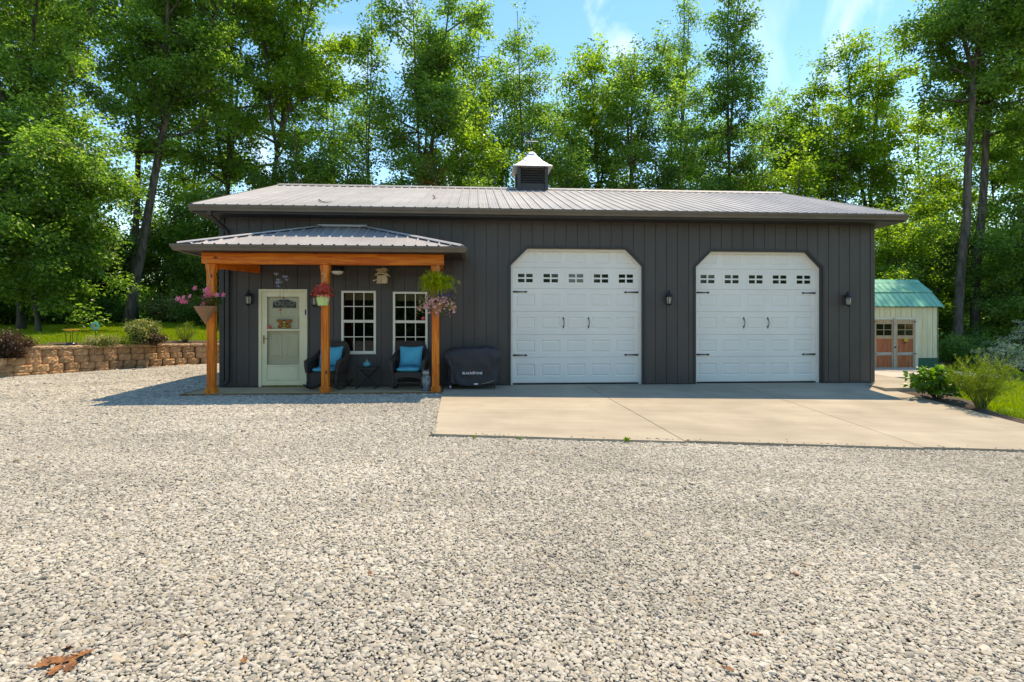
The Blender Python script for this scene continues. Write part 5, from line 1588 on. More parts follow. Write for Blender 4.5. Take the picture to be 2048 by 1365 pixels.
def gravel_points(ya, yb, sp, ufrom=-260, uto=2300):
    """jittered points of the yard between two distances from the camera"""
    ys = np.arange(ya, yb, sp); out = []
    for Y in ys:
        xl = ray(ufrom, Y)[0] - .7; xr = ray(uto, Y)[0] + .7
        n_ = int((xr - xl) / sp)
        if n_ < 1: continue
        x = xl + (np.arange(n_) + rng.random(n_)) * (xr - xl) / n_
        out.append(np.stack([x, np.full(n_, Y - CDIST) + rng.uniform(-.5, .5, n_) * sp], 1))
    P = np.concatenate(out); x, y = P[:, 0], P[:, 1]
    keep = np.ones(len(P), bool)
    fl_ = np.interp(x, [-.52, 2.7, 6.0, 9.12], [-5.15, -5.12, -5.08, -5.06])
    xl_ = np.interp(y, [-5.15, 0], [-.52, -.69])
    sp_ = np.where(rng.random(len(P)) < .10, np.abs(rng.normal(0, .07, len(P))), 0) * (rng.random(len(P)) < .5 + .5 * np.sin(x * 4) * np.sin(x * 1.3 + 1))
    keep &= ~((y > fl_ - .004 + sp_) & (x > xl_ + .004 - 0 + sp_ * 0) & (x < 9.2))
    keep &= ~((x > 9.08) & (y > -5.6))
    keep &= ~((x > -5.74) & (x < -.55) & (y > -1.095))
    keep &= ~((x > -5.47) & (y > -.02))
    keep &= (y < rw_y(x) - .03)
    keep &= ~((x < -13.6) & (y > 1.5))
    return P[keep]
gv = []
for ya, yb, sp, sz in ((1.3, 4.2, .0140, .0180), (4.2, 7.2, .0165, .0205), (7.2, 10, .022, .027), (10, 21, .029, .036)):
    P = gravel_points(ya, yb, sp); n_ = len(P)
    z = zg(P[:, 0], P[:, 1]) + rng.uniform(-.003, .003, n_) + .006 * np.sin(P[:, 0] * 3.1) * np.sin(P[:, 1] * 2.3)
    fl2 = np.interp(P[:, 0], [-.52, 2.7, 6.0, 9.12], [-5.15, -5.12, -5.08, -5.06]); on_ = (P[:, 1] > fl2 - .004) & (P[:, 0] > -.55) & (P[:, 0] < 9.1)
    z = np.where(on_, zd(P[:, 0], P[:, 1]) + .004, z)
    rot = np.stack([rng.normal(0, .24, n_), rng.normal(0, .24, n_), rng.uniform(0, 6.28, n_)], 1)
    s_ = sz * np.exp(rng.normal(-.04, .36, n_))
    big = rng.random(n_) < .02; s_[big] *= 1.2
    gv.append((np.concatenate([P, z[:, None]], 1), rot, s_))
o = scatter('gravel', np.concatenate([g[0] for g in gv]), np.concatenate([g[1] for g in gv]), np.concatenate([g[2] for g in gv]), pebcol)
tag(o, 'loose pale grey and tan gravel stones covering the yard', 'gravel', kind='stuff')
print('pebbles', sum(len(g[0]) for g in gv))

# ------------------------------------------------------------------ grass
GM = leaf_mat('grass_blade', (.16, .27, .010), (.30, .40, .016), .5, (1.4, 1.3, .6))
gvm = []
for i in range(5):
    r_ = random.Random(i + 9); mb = MB()
    for k in range(34):
        a = r_.uniform(0, 6.28); q = .14 * math.sqrt(r_.random()); x, y = q * math.cos(a), q * math.sin(a)
        h = r_.uniform(.035, .075); b_ = r_.uniform(0, 6.28); l_ = r_.uniform(.01, .035); w_ = .0035
        dx, dy = math.cos(b_), math.sin(b_)
        mb.add([(x - dy * w_, y + dx * w_, 0), (x + dy * w_, y - dx * w_, 0), (x + dx * l_ * .4 + dy * w_ * .7, y + dy * l_ * .4 - dx * w_ * .7, h * .6), (x + dx * l_ * .4 - dy * w_ * .7, y + dy * l_ * .4 + dx * w_ * .7, h * .6), (x + dx * l_, y + dy * l_, h)], [(0, 1, 2, 3), (3, 2, 4)])
    gvm.append(mesh_of(mb, 'grass_tuft', GM))
grasscol = variants('grass_tuft', gvm)
def grass_field(name, xa, xb, ya, yb, n_, fz, keep, label):
    P = np.stack([rng.uniform(xa, xb, n_), rng.uniform(ya, yb, n_)], 1)
    P = P[keep(P[:, 0], P[:, 1])]; n_ = len(P)
    z = fz(P[:, 0], P[:, 1])
    o = scatter(name, np.concatenate([P, np.asarray(z)[:, None]], 1), np.stack([rng.normal(0, .1, n_), rng.normal(0, .1, n_), rng.uniform(0, 6.28, n_)], 1), rng.uniform(.8, 1.6, n_), grasscol)
    tag(o, label, 'grass', kind='stuff'); return o
grass_field('grass', -24, -4.8, 1.5, 26, 42000, lambda x, y: z_up(x, y), lambda x, y: (y > rw_y(x) + np.where(x > -12.2, .9, .35) + .35 * np.sin(x * 2.3) ** 2), 'bright green mown grass above the retaining wall')
grass_field('grass', 9.5, 26, -8, 9, 26000, z_slawn, lambda x, y: (x > 9.5 + .75 * np.exp(-((y + 1.2) / .8) ** 2)) & ~((x < 11.4) & (y > -1.0)) & ~((x > 11.5) & (x < 16.7) & (y > 3.2)) & ~((x > 12) & (x < 13.1) & (y > 1.2) & (y < 2.0)), 'bright green mown grass to the right of the concrete apron')

# weeds rooted at the edge of the apron
WM = leaf_mat('weed_leaf', (.10, .20, .012), (.2, .32, .02), .45, (1.6, 1.5, .7))
for i, (x, y, q, lab) in enumerate(((1.92, -5.17, .07, 'bright green weed at the apron front edge near the joint'), (-.02, -5.19, .04, 'small weed at the left part of the apron front edge'), (.55, -5.2, .035, 'tiny weed on the gravel against the apron front edge'))):
    r_ = random.Random(i); mb = MB(); z = float(zg(x, y)) + .005
    for k in range(26):
        a = r_.uniform(0, 6.28); leaf_shape(mb, (x + r_.gauss(0, q * .25), y - .01 + r_.gauss(0, q * .15), z + r_.uniform(0, q * .6)), (math.cos(a), math.sin(a), r_.uniform(.3, 1.5)), (math.cos(a + 1), math.sin(a + 1), 1), q * r_.uniform(.5, .9), q * .25)
    o = mb.build('weed', WM); tag(o, lab, 'weed', 'weeds along the apron edge')
# ------------------------------------------------------------------ foliage kinds
LM = {
    'oak': leaf_mat('oak_leaf', (.045, .11, .026), (.215, .33, .080), .57, (1.85, 2.15, .9), pale=(.26, .31, .12)),
    'dark': leaf_mat('dark_leaf', (.038, .10, .026), (.15, .26, .062), .55, (1.85, 2.15, .9)),
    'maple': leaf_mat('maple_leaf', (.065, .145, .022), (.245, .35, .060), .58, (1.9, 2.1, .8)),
    'brown': leaf_mat('brown_leaf', (.16, .055, .02), (.26, .10, .03), .35, (1.5, 1.2, .8)),
    'silver': leaf_mat('silver_leaf', (.34, .36, .20), (.78, .75, .52), .35, (1.1, 1.1, .8)),
    'purple': leaf_mat('barberry_leaf', (.045, .030, .020), (.11, .075, .035), .35, (1.6, 1.1, .8)),
    'varieg': leaf_mat('variegated_leaf', (.13, .20, .04), (.42, .42, .16), .38, (1.2, 1.2, .7)),
    'lime': leaf_mat('lime_leaf', (.11, .19, .012), (.20, .29, .02), .48, (1.5, 1.4, .7)),
    'hydra': leaf_mat('broad_leaf', (.035, .11, .015), (.10, .24, .025), .48, (1.8, 1.7, .6)),
}
SPR = {}
def broom_meshes():
    r = random.Random(18); out = []
    for i in range(5):
        mb = MB()
        for k in range(16):
            z = r.uniform(-.11, .11); a = r.uniform(0, 6.28)
            leaf_shape(mb, (r.gauss(0, .006), r.gauss(0, .006), z), (math.cos(a) * .55, math.sin(a) * .55, 1), (math.cos(a), math.sin(a), -.3), r.uniform(.03, .06), .007, .1, .0)
        out.append(mesh_of(mb, 'lime_spray', LM['lime']))
    return out
SPR['oak'] = variants('oak_spray', spray_meshes('oak', LM['oak'], 9, 20, .42, .148, .095, .34, 11))
SPR['dark'] = variants('dark_spray', spray_meshes('dark', LM['dark'], 8, 20, .42, .148, .10, .36, 12))
SPR['maple'] = variants('maple_spray', spray_meshes('maple', LM['maple'], 9, 19, .43, .152, .12, .28, 13))
SPR['brown'] = variants('brown_spray', spray_meshes('brown', LM['brown'], 4, 18, .32, .13, .07, .4, 14))
SPR['silver'] = variants('silver_spray', spray_meshes('silver', LM['silver'], 5, 22, .30, .085, .05, .10, 15))
SPR['purple'] = variants('purple_spray', spray_meshes('purple', LM['purple'], 5, 18, .10, .05, .03, .5, 16))
SPR['varieg'] = variants('varieg_spray', spray_meshes('varieg', LM['varieg'], 5, 16, .11, .065, .035, .4, 17))
SPR['lime'] = variants('lime_spray', broom_meshes())
SPR['hydra'] = variants('hydra_spray', spray_meshes('hydra', LM['hydra'], 5, 6, .09, .13, .095, .35, 19))

def rot_up(n_, tilt=.4):
    return np.stack([rng.normal(0, tilt, n_), rng.normal(0, tilt, n_), rng.uniform(0, 6.28, n_)], 1)

def zfloor(x, y):
    return float(z_up(x, y)) if x < 3 else float(z_right(x, y)) if x > 9 else .3

def tree(name, label, u, Y, vtop, hb, rad, lean=0.0, tr=.14, kind='oak', dens=1.0, limbs=26, shape='oval', seed=0, rise=.55, scl=1.0, group='trees behind the garage', leany=0.0, y=None):
    """u: photo column of the foot, Y: metres in front of the camera, vtop: photo row of the tip, hb: bare share of the height, lean: sideways drift of the tip (m)"""
    r = np.random.default_rng(seed + 1000)
    x0, dep = ray(u, Y); y0 = Y - CDIST; z0 = zfloor(x0, y0) - .05
    Ht = CAMZ + (HOR - vtop) * dep / FPX - z0
    t = thing(name, label, 'tree', (x0, y0, z0), group)
    base = np.array([x0, y0, z0])
    wob = r.normal(0, .10, (12, 2)).cumsum(0) * .55
    def trunk_at(f):
        k = f * 10.99; i = int(k); w = wob[i] * (1 - (k - i)) + wob[i + 1 if i < 11 else 11] * (k - i)
        return base + np.array([lean * f ** 1.2 + w[0], leany * f + w[1], Ht * f])
    # above the fork the stem divides into ascending leaders of unequal height
    nl = 2 if shape == 'column' else 3 + (limbs > 40)
    ff = min(.8, hb + (1 - hb) * r.uniform(.10, .28)); az0 = r.uniform(0, 6.28)
    spread = rad * (.30 if shape == 'column' else .52) * r.uniform(.8, 1.2, nl); topf = np.concatenate([[1.0], r.uniform(.80, .97, nl - 1)])
    def axis_at(f, j):
        if f <= ff: return trunk_at(f)
        g = (f - ff) / (1 - ff)
        a_ = az0 + j * 2 * PI / nl
        p = trunk_at(ff + (f - ff) * topf[j]).copy()
        return p + np.array([math.cos(a_), math.sin(a_), 0]) * spread[j] * (g ** .8)
    limbs = int(limbs * 1.25)
    tb = MB()
    pts = [trunk_at(ff * i / 10) for i in range(11)]
    tb.tube([tuple(p) for p in pts], [tr * (1.25 if i == 0 else 1) * (1 - .45 * i / 10) for i in range(11)], 8)
    for j in range(nl):
        lp_ = [axis_at(ff + (1 - ff) * i / 8 * .98, j) for i in range(9)]
        tb.tube([tuple(p) for p in lp_], [tr * (.42 if j else .52) * (1 - .9 * i / 8) + .010 for i in range(9)], 6)
    tb.build('trunk', MAT['bark'], t, smooth=True)
    bb = MB(); C_ = []
    for i in range(limbs):
        f = hb + (1 - hb) * ((i + r.random() * .8) / limbs) ** .92 * .97
        rel = (f - hb) / (1 - hb)
        if shape == 'oval': pr = max(.42, math.sin(PI * (.12 + .80 * rel)) ** .8)
        elif shape == 'column': pr = .75 * (1 - rel ** 3) + .2
        elif shape == 'vase': pr = .35 + .75 * math.sin(PI * (.10 + .62 * rel))
        else: pr = (1 - rel) ** .7 + .1
        L_ = rad * (1.16 if group.startswith('trees behind') else .95) * pr * r.uniform(.5, 1.15)
        az = i * 2.39996 + r.normal(0, .4)
        el = rise * (.4 + .9 * rel) + r.normal(0, .15)
        d = np.array([math.cos(az) * math.cos(el), math.sin(az) * math.cos(el), math.sin(el)])
        p0 = axis_at(f * .97, i % nl)
        nseg = 5; P = [p0]
        dd = d.copy()
        for k in range(nseg):
            dd = dd + r.normal(0, .13, 3) + np.array([0, 0, -.05 if kind == 'maple' else .0]); dd /= np.linalg.norm(dd)
            P.append(P[-1] + dd * L_ / nseg)
        br = tr * (.42 * (1 - .7 * rel)) * min(1, L_ / 2.0) + .008
        bb.tube([tuple(q) for q in P], [br * (1 - .85 * k / nseg) + .004 for k in range(nseg + 1)], 5, cap=False)
        nsub = max(3, int(L_ * 3.0))
        for k in range(nsub):
            g = .30 + .70 * (k + r.random()) / nsub; gi = min(int(g * nseg), nseg - 1); q0 = P[gi] + (P[gi + 1] - P[gi]) * (g * nseg - gi)
            sd = r.normal(0, 1, 3); sd[2] *= .55; sd = sd / np.linalg.norm(sd) + d * .55; sd /= np.linalg.norm(sd)
            sl_ = L_ * r.uniform(.20, .42) * (1.15 - .5 * g) + .25
            q1 = q0 + sd * sl_
            bb.tube([tuple(q0), tuple(q0 + sd * sl_ * .55 + r.normal(0, .05, 3)), tuple(q1)], [.014, .010, .005], 3, cap=False)
            m = max(2, int(sl_ * (11.5 if name == 'understory_tree' else 8.6) * dens))
            for _ in range(m):
                w = r.random() ** .7
                C_.append(q0 + sd * sl_ * (.25 + .9 * w) + r.normal(0, .19, 3) * np.array([1, 1, .75]))
    # leader
    for _ in range(int(26 * nl * dens)): C_.append(axis_at(1 - .55 * (1 - ff) * r.random() ** 1.6, int(r.integers(0, nl))) + r.normal(0, .42, 3))
    tag(bb.build('branches', MAT['bark'], t, smooth=True), kind='stuff')
    P = np.array(C_); n_ = len(P)
    o = scatter('crown', P, rot_up(n_, .38), rng.uniform(.65, 1.15, n_) * scl, SPR[kind], t)
    tag(o, kind='stuff')
    return n_

def bush(name, label, pos, h, w, kind, n_, stems=9, scl=1.0, group=None, cat='shrub', flat=1.0, seed=0, shape='dome'):
    if shape == 'arch': flat = flat * 1.0
    r = np.random.default_rng(seed + 500)
    t = thing(name, label, cat, tuple(pos), group)
    mb = MB(); C_ = []; pos = np.array(pos)
    for i in range(stems):
        az = i * 2.4 + r.normal(0, .3); sp = w * .5 * math.sqrt((i + .5) / stems)
        tip = pos + np.array([sp * math.cos(az), sp * math.sin(az) * flat, h * r.uniform(.72, 1.0) * (1 - .35 * (sp / (w * .5)) ** 2)])
        b0 = pos + np.array([.12 * sp * math.cos(az), .12 * sp * math.sin(az), 0])
        mid = (b0 + tip) / 2 + np.array([.12 * sp * math.cos(az), .12 * sp * math.sin(az), .08 * h])
        if shape == 'arch':
            tip = pos + np.array([1.25 * sp * math.cos(az), 1.25 * sp * math.sin(az), h * r.uniform(.35, 1.0)]); mid = b0 + (tip - b0) * .35 + np.array([0, 0, .28 * h])
        mb.tube([tuple(b0), tuple(mid), tuple(tip)], [.012 * h + .004, .008 * h + .003, .003], 5)
        for _ in range(n_ // stems):
            f = r.uniform(.18, 1) ** .8
            q = (b0 * (1 - f) ** 2 + 2 * mid * f * (1 - f) + tip * f * f)
            C_.append(q + (r.normal(0, .07 * w, 3) * np.array([1, flat, .7]) if shape == 'dome' else r.normal(0, .025 * w, 3)))
    mb.build('stems', MAT['bark'], t, smooth=True)
    P = np.array(C_); P[:, 2] = np.maximum(P[:, 2], pos[2] + .03); m = len(P)
    o = scatter('foliage', P, rot_up(m, .5 if shape == 'dome' else .25), rng.uniform(.7, 1.25, m) * scl, SPR[kind], t)
    tag(o, kind='stuff')
    return t

NL = 0
TREES = [
    # left of the garage
    ('broadleaf_tree', 'huge leafy tree filling the left edge, its boughs hanging over the lawn', 40, 22.5, -330, .06, 4.4, .4, .15, 'oak', 1.15, 44, 'oval', 1, .30, .95, 'trees at the left woodland edge'),
    ('understory_tree', 'low leafy tree with bright boughs hanging over the left lawn', 75, 20.5, 215, .13, 3.2, .2, .09, 'oak', 1.2, 34, 'oval', 60, .12, .85, 'trees at the left woodland edge'),
    ('broadleaf_tree', 'broad leafy tree cut by the left picture edge, beyond the huge bough', -190, 25, -300, .10, 5.0, 0, .15, 'oak', 1.0, 36, 'oval', 2, .35, 1.1, 'trees at the left woodland edge'),
    ('slender_tree', 'straight slender trunk seen in the sky gap left of the leaning tree', 272, 31, -180, .42, 3.4, .2, .20, 'dark', 1.0, 24, 'oval', 3, .55, 1.1, 'trees at the left woodland edge'),
    ('leaning_tree', 'dark trunk leaning right across the sky gap left of the garage', 258, 28, -110, .44, 3.4, 3.4, .24, 'oak', 1.0, 26, 'oval', 4, .55, 1.1, 'trees at the left woodland edge'),
    ('broadleaf_tree', 'dense tree rising behind the left end of the garage roof', 455, 32, -240, .22, 3.3, .3, .22, 'oak', .95, 32, 'oval', 5, .40, 1.15, 'trees at the left woodland edge'),
    ('spreading_tree', 'open vase-shaped tree with steep limbs against the sky above the porch', 520, 33, -150, .30, 4.6, 2.2, .22, 'maple', .85, 26, 'vase', 6, .85, 1.1, 'trees at the left woodland edge'),
    ('broadleaf_tree', 'rounded mid-green tree between the leaning trunk and the roof', 385, 37, 90, .16, 3.0, .2, .2, 'maple', .9, 24, 'oval', 7, .4, 1.15, 'trees at the left woodland edge'),
    # behind the roof, left to right
    ('slender_tree', 'thin sparse tree with sky on both sides left of the tallest mid tree', 738, 32, -20, .18, 1.45, .2, .12, 'dark', .7, 28, 'column', 8, .45, 1.05, 'trees behind the garage'),
    ('broadleaf_tree', 'tall full tree behind the middle left of the roof', 832, 31, -90, .20, 2.7, .8, .20, 'oak', 1.1, 38, 'oval', 9, .45, 1.1, 'trees behind the garage'),
    ('broadleaf_tree', 'tree with a yellow-green top right of the tallest mid tree', 925, 37, -30, .15, 2.6, .3, .18, 'maple', .95, 28, 'oval', 10, .5, 1.15, 'trees behind the garage'),
    ('broadleaf_tree', 'pointed tree right behind the cupola', 1058, 33, 18, .10, 2.7, -.1, .17, 'oak', 1.0, 34, 'column', 11, .45, 1.05, 'trees behind the garage'),
    ('broadleaf_tree', 'loose tree just right of the cupola with a bare lower trunk', 1190, 34, 92, .36, 2.6, .2, .16, 'maple', .95, 26, 'oval', 12, .55, 1.1, 'trees behind the garage'),
    ('leaning_tree', 'tree with dark trunk leaning right between the two garage doors', 1240, 31, 62, .40, 2.4, 1.6, .20, 'oak', .95, 26, 'oval', 13, .5, 1.05, 'trees behind the garage'),
    ('slender_tree', 'wispy brownish-green tree touching the top edge left of the dark tall one', 1345, 37, -60, .34, 1.7, .8, .15, 'oak', .75, 26, 'column', 14, .6, 1.05, 'trees behind the garage'),
    ('slender_tree', 'tall narrow tree with straight dark trunk above the second garage door', 1463, 32, -60, .30, 2.15, -.2, .15, 'dark', 1.0, 36, 'column', 15, .5, 1.05, 'trees behind the garage'),
    ('broadleaf_tree', 'round dense tree above the right part of the roof', 1590, 35, 128, .14, 2.7, .1, .18, 'oak', 1.15, 32, 'oval', 16, .45, 1.1, 'trees behind the garage'),
    ('broadleaf_tree', 'domed tree standing alone against the sky near the roof right end', 1742, 33, 62, .26, 2.7, -.1, .20, 'maple', 1.05, 32, 'oval', 17, .5, 1.1, 'trees behind the garage'),
    ('broadleaf_tree', 'lower bushy tree between the dense one and the domed one', 1665, 31, 200, .08, 2.2, .1, .14, 'maple', 1.05, 26, 'oval', 18, .4, 1.0, 'trees behind the garage'),
    ('broadleaf_tree', 'middling tree filling the gap above the porch roof peak', 675, 38, 130, .10, 2.6, 0, .15, 'oak', .8, 26, 'oval', 61, .45, 1.15, 'trees behind the garage'),
    ('broadleaf_tree', 'middling tree between the yellow-green top and the pointed tree', 1000, 39, 95, .10, 2.5, 0, .15, 'dark', .95, 26, 'oval', 62, .45, 1.15, 'trees behind the garage'),
    ('broadleaf_tree', 'middling tree filling the gap right of the pointed tree', 1135, 39, 165, .10, 2.6, 0, .15, 'oak', .95, 26, 'oval', 63, .45, 1.15, 'trees behind the garage'),
    ('broadleaf_tree', 'middling tree between the wispy tree and the tall narrow one', 1405, 39, 120, .10, 2.6, 0, .15, 'oak', .9, 26, 'oval', 64, .45, 1.15, 'trees behind the garage'),
    ('broadleaf_tree', 'middling tree between the tall narrow one and the round dense one', 1530, 39, 165, .10, 2.5, 0, .15, 'maple', .95, 26, 'oval', 65, .45, 1.15, 'trees behind the garage'),
    ('broadleaf_tree', 'slim tree in the sky gap right of the domed one', 1850, 36, 215, .10, 1.9, 0, .14, 'maple', .9, 24, 'oval', 66, .45, 1.1, 'trees behind the garage'),
    # low trees along the ridge line
    ('small_tree', 'small low tree just above the left half of the roof ridge', 610, 30, 255, .05, 2.3, 0, .12, 'dark', 1.1, 24, 'oval', 19, .35, 1.0, 'low trees along the roof ridge'),
    ('small_tree', 'small low tree under the thin sparse tree', 705, 31, 285, .05, 1.9, 0, .11, 'oak', 1.0, 20, 'oval', 20, .35, 1.0, 'low trees along the roof ridge'),
    ('dead_leaf_tree', 'small tree with dry reddish-brown leaves on the ridge left of the cupola', 890, 29.5, 322, .10, .75, 0, .07, 'brown', 1.0, 12, 'oval', 21, .5, .8, 'low trees along the roof ridge'),
    ('small_tree', 'bright low tree on the ridge left of the cupola', 955, 30, 235, .05, 2.0, 0, .12, 'maple', 1.1, 22, 'oval', 22, .35, 1.0, 'low trees along the roof ridge'),
    ('small_tree', 'low dark tree on the ridge right behind the cupola', 1120, 30, 255, .05, 1.7, 0, .12, 'dark', 1.1, 22, 'oval', 23, .35, 1.0, 'low trees along the roof ridge'),
    ('small_tree', 'low bushy tree on the ridge above the gap between doors', 1335, 30, 190, .05, 2.0, 0, .12, 'dark', 1.15, 26, 'oval', 24, .35, 1.0, 'low trees along the roof ridge'),
    ('small_tree', 'low tree at the foot of the tall narrow tree', 1505, 31, 255, .05, 1.8, 0, .12, 'oak', 1.05, 22, 'oval', 25, .35, 1.0, 'low trees along the roof ridge'),
    ('small_tree', 'low bright tree over the sloping right end of the roof', 1580, 29.5, 290, .05, 1.9, 0, .12, 'maple', 1.1, 22, 'oval', 26, .35, 1.0, 'low trees along the roof ridge'),
    # right edge
    ('tall_tree', 'tall straight trunk left of two beside the shed', 1916, 23.5, -330, .50, 3.4, 1.9, .21, 'oak', 1.0, 30, 'oval', 27, .45, 1.0, 'trees beside the shed'),
    ('tall_tree', 'leaning trunk right of two beside the shed', 1948, 24.5, -330, .40, 3.6, 2.6, .22, 'maple', .9, 30, 'oval', 28, .45, 1.0, 'trees beside the shed'),
    ('broadleaf_tree', 'dark full tree cut by the right picture edge', 2110, 24, -260, .12, 3.9, -.2, .22, 'oak', 1.0, 36, 'oval', 29, .35, 1.0, 'trees beside the shed'),
    ('broadleaf_tree', 'bright layered tree behind the shed and the roof end', 1835, 30, 330, .06, 2.7, 0, .13, 'maple', 1.25, 28, 'oval', 30, .15, 1.0, 'trees beside the shed'),
    ('broadleaf_tree', 'light green tree behind the two trunks', 2000, 32, 90, .05, 3.6, 0, .16, 'maple', 1.1, 34, 'oval', 31, .3, 1.1, 'trees beside the shed'),
    ('understory_tree', 'low spreading tree with flat boughs over the shed roof', 1800, 25.5, 430, .10, 2.6, .3, .09, 'maple', 1.3, 22, 'oval', 32, .08, .85, 'trees beside the shed'),
    ('understory_tree', 'low dark tree right behind the shed wall', 1905, 26, 440, .05, 2.2, 0, .10, 'dark', 1.3, 22, 'oval', 33, .15, .9, 'trees beside the shed'),
    ('understory_tree', 'low leafy tree at the right edge behind the silvery shrub', 2060, 23, 420, .05, 2.4, 0, .10, 'oak', 1.3, 24, 'oval', 34, .15, .9, 'trees beside the shed'),
    # woodland edge behind the left lawn
    ('understory_tree', 'dark low tree at the back of the lawn below the huge bough', 70, 32, 440, .03, 3.2, 0, .12, 'dark', 1.3, 28, 'oval', 35, .15, 1.0, 'low trees behind the left lawn'),
    ('understory_tree', 'dark low tree at the back of the lawn behind the garden stake', 190, 33, 450, .03, 3.0, 0, .12, 'dark', 1.25, 26, 'oval', 36, .15, 1.0, 'low trees behind the left lawn'),
    ('understory_tree', 'leafy low tree beside the leaning trunk foot', 330, 33, 390, .03, 2.8, 0, .12, 'oak', 1.2, 26, 'oval', 37, .2, 1.0, 'low trees behind the left lawn'),
    ('understory_tree', 'leafy low tree directly left of the porch roof', 425, 31, 390, .03, 2.4, 0, .12, 'oak', 1.2, 26, 'oval', 38, .2, 1.0, 'low trees behind the left lawn'),
    ('understory_tree', 'dark low tree at the far left lawn edge', -60, 27, 430, .03, 3.2, 0, .12, 'dark', 1.3, 28, 'oval', 39, .15, 1.0, 'low trees behind the left lawn'),
]
for a in TREES: NL += tree(*a)
print('sprays in trees', NL)

# far woods: one mass of foliage that nobody could count
def far_woods():
    n_ = 15000
    ang = np.concatenate([rng.uniform(-.82, .95, n_), rng.uniform(2.0, 4.28, 9000)]); m_ = len(ang); dist = rng.uniform(44, 75, m_)
    dist[n_:] = rng.uniform(36, 60, m_ - n_)
    fr_ = ang < 1.5
    x = np.where(fr_, np.tan(np.where(fr_, ang, 0)) * dist, np.sin(ang) * dist); y = np.where(fr_, dist, np.cos(ang) * dist) - CDIST
    prof = 6.0 + 2.2 * np.sin(ang * 17) + 1.6 * np.sin(ang * 41 + 1) + 1.0 * (ang > .5)
    z = np.where((x < 3) & fr_, 1.0, -.2) + prof * rng.random(m_) ** .9
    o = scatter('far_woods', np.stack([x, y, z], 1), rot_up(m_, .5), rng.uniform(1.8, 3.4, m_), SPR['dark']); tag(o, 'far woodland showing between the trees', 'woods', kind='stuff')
far_woods()

# ------------------------------------------------------------------ shrubs and plants
def at_up(u, Y, dz=.03):
    x, d = ray(u, Y); y = Y - CDIST
    return (x, y, float(z_up(x, y)) + dz)
bush('barberry_shrub', 'dark reddish-green rounded shrub at the left end of the retaining wall', at_up(18, 15.4, -.28), .85, 1.15, 'purple', 520, 14, 1.0, seed=1)
bush('variegated_shrub', 'yellow and white variegated shrub above the retaining wall', at_up(282, 18.3), .95, 1.0, 'varieg', 230, 12, 1.0, seed=2)
bush('burgundy_shrub', 'low dark burgundy shrub right of the variegated shrub', at_up(306, 18.3), .42, .7, 'purple', 160, 9, .9, seed=3)
bush('low_plant', 'low yellow-green plant at the foot of the glass flower stake', at_up(200, 17.3), .30, .95, 'varieg', 170, 12, .8, seed=4)
bush('low_plant', 'low green plant left of the variegated shrub', at_up(252, 17.9), .28, .8, 'lime', 170, 12, .9, seed=5)
bush('feathery_plant', 'feathery light green plant on the bed near the porch post', at_up(370, 19.8), .75, .8, 'lime', 190, 12, 1.1, seed=6)
# right-hand bed
hp = (9.2, -1.72, -.15)
bush('hydrangea_shrub', 'broad-leaved green shrub at the corner of the concrete apron', hp, .70, .85, 'hydra', 90, 10, 1.0, seed=7)
def broom():
    pos = Vector((9.36, -2.5, -.22)); r = random.Random(5)
    t = thing('broom_shrub', 'feathery lime-green shrub with thin upright stems beside the apron', 'shrub', tuple(pos))
    mb = MB(); P = []; RT = []
    for i in range(80):
        a = r.uniform(0, 6.28); sp = .62 * math.sqrt(r.random()); h = r.uniform(.72, 1.08) * (1 - .35 * (sp / .62) ** 2)
        b0 = pos + Vector((.10 * math.cos(a) * r.random(), .10 * math.sin(a) * r.random(), 0)); tip = pos + Vector((sp * math.cos(a), sp * math.sin(a), h))
        mid = (b0 + tip) / 2 + Vector((-.06 * math.cos(a), -.06 * math.sin(a), .06))
        mb.tube([b0, mid, tip], [.006, .004, .002], 4, cap=False)
        for k in range(11):
            f = r.uniform(.35, 1.02); q = b0 * (1 - f) ** 2 + mid * 2 * f * (1 - f) + tip * f * f
            P.append(tuple(q + Vector((r.gauss(0, .012), r.gauss(0, .012), r.gauss(0, .02))))); dv = (tip - mid) if f > .5 else (mid - b0)
            RT.append((-math.atan2(dv.y, dv.z) + r.gauss(0, .25), math.atan2(dv.x, dv.z) + r.gauss(0, .25), r.uniform(0, 6.28)))
    mb.build('stems', M('broom_stem', (.10, .13, .02), .8, col2=(.16, .18, .04), scale=20), t)
    P = np.array(P); o = scatter('foliage', P, np.array(RT), rng.uniform(.7, 1.2, len(P)), SPR['lime'], t); tag(o, kind='stuff')
broom()
def at_r(u, Y, dz=0):
    x, d = ray(u, Y); y = Y - CDIST
    return (x, y, float(z_right(x, y)) + dz)
bush('silver_shrub', 'silvery white-leaved arching shrub right of the feathery lime shrub', at_r(2010, 17.0), 1.3, 1.5, 'silver', 90, 14, .7, seed=8, shape='arch')
bush('silver_shrub', 'pale silvery tall shrub at the right edge below the dark tree', at_r(2035, 20.0), 2.2, 1.7, 'silver', 70, 10, .9, seed=9, shape='arch')
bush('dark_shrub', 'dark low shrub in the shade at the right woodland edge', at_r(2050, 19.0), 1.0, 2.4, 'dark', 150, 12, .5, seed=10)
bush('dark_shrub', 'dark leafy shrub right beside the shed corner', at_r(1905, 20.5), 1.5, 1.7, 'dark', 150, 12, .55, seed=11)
bush('dark_shrub', 'dark leafy shrub between the two tall trunks', at_r(1950, 21.5), 1.7, 2.0, 'dark', 160, 12, .6, seed=12)
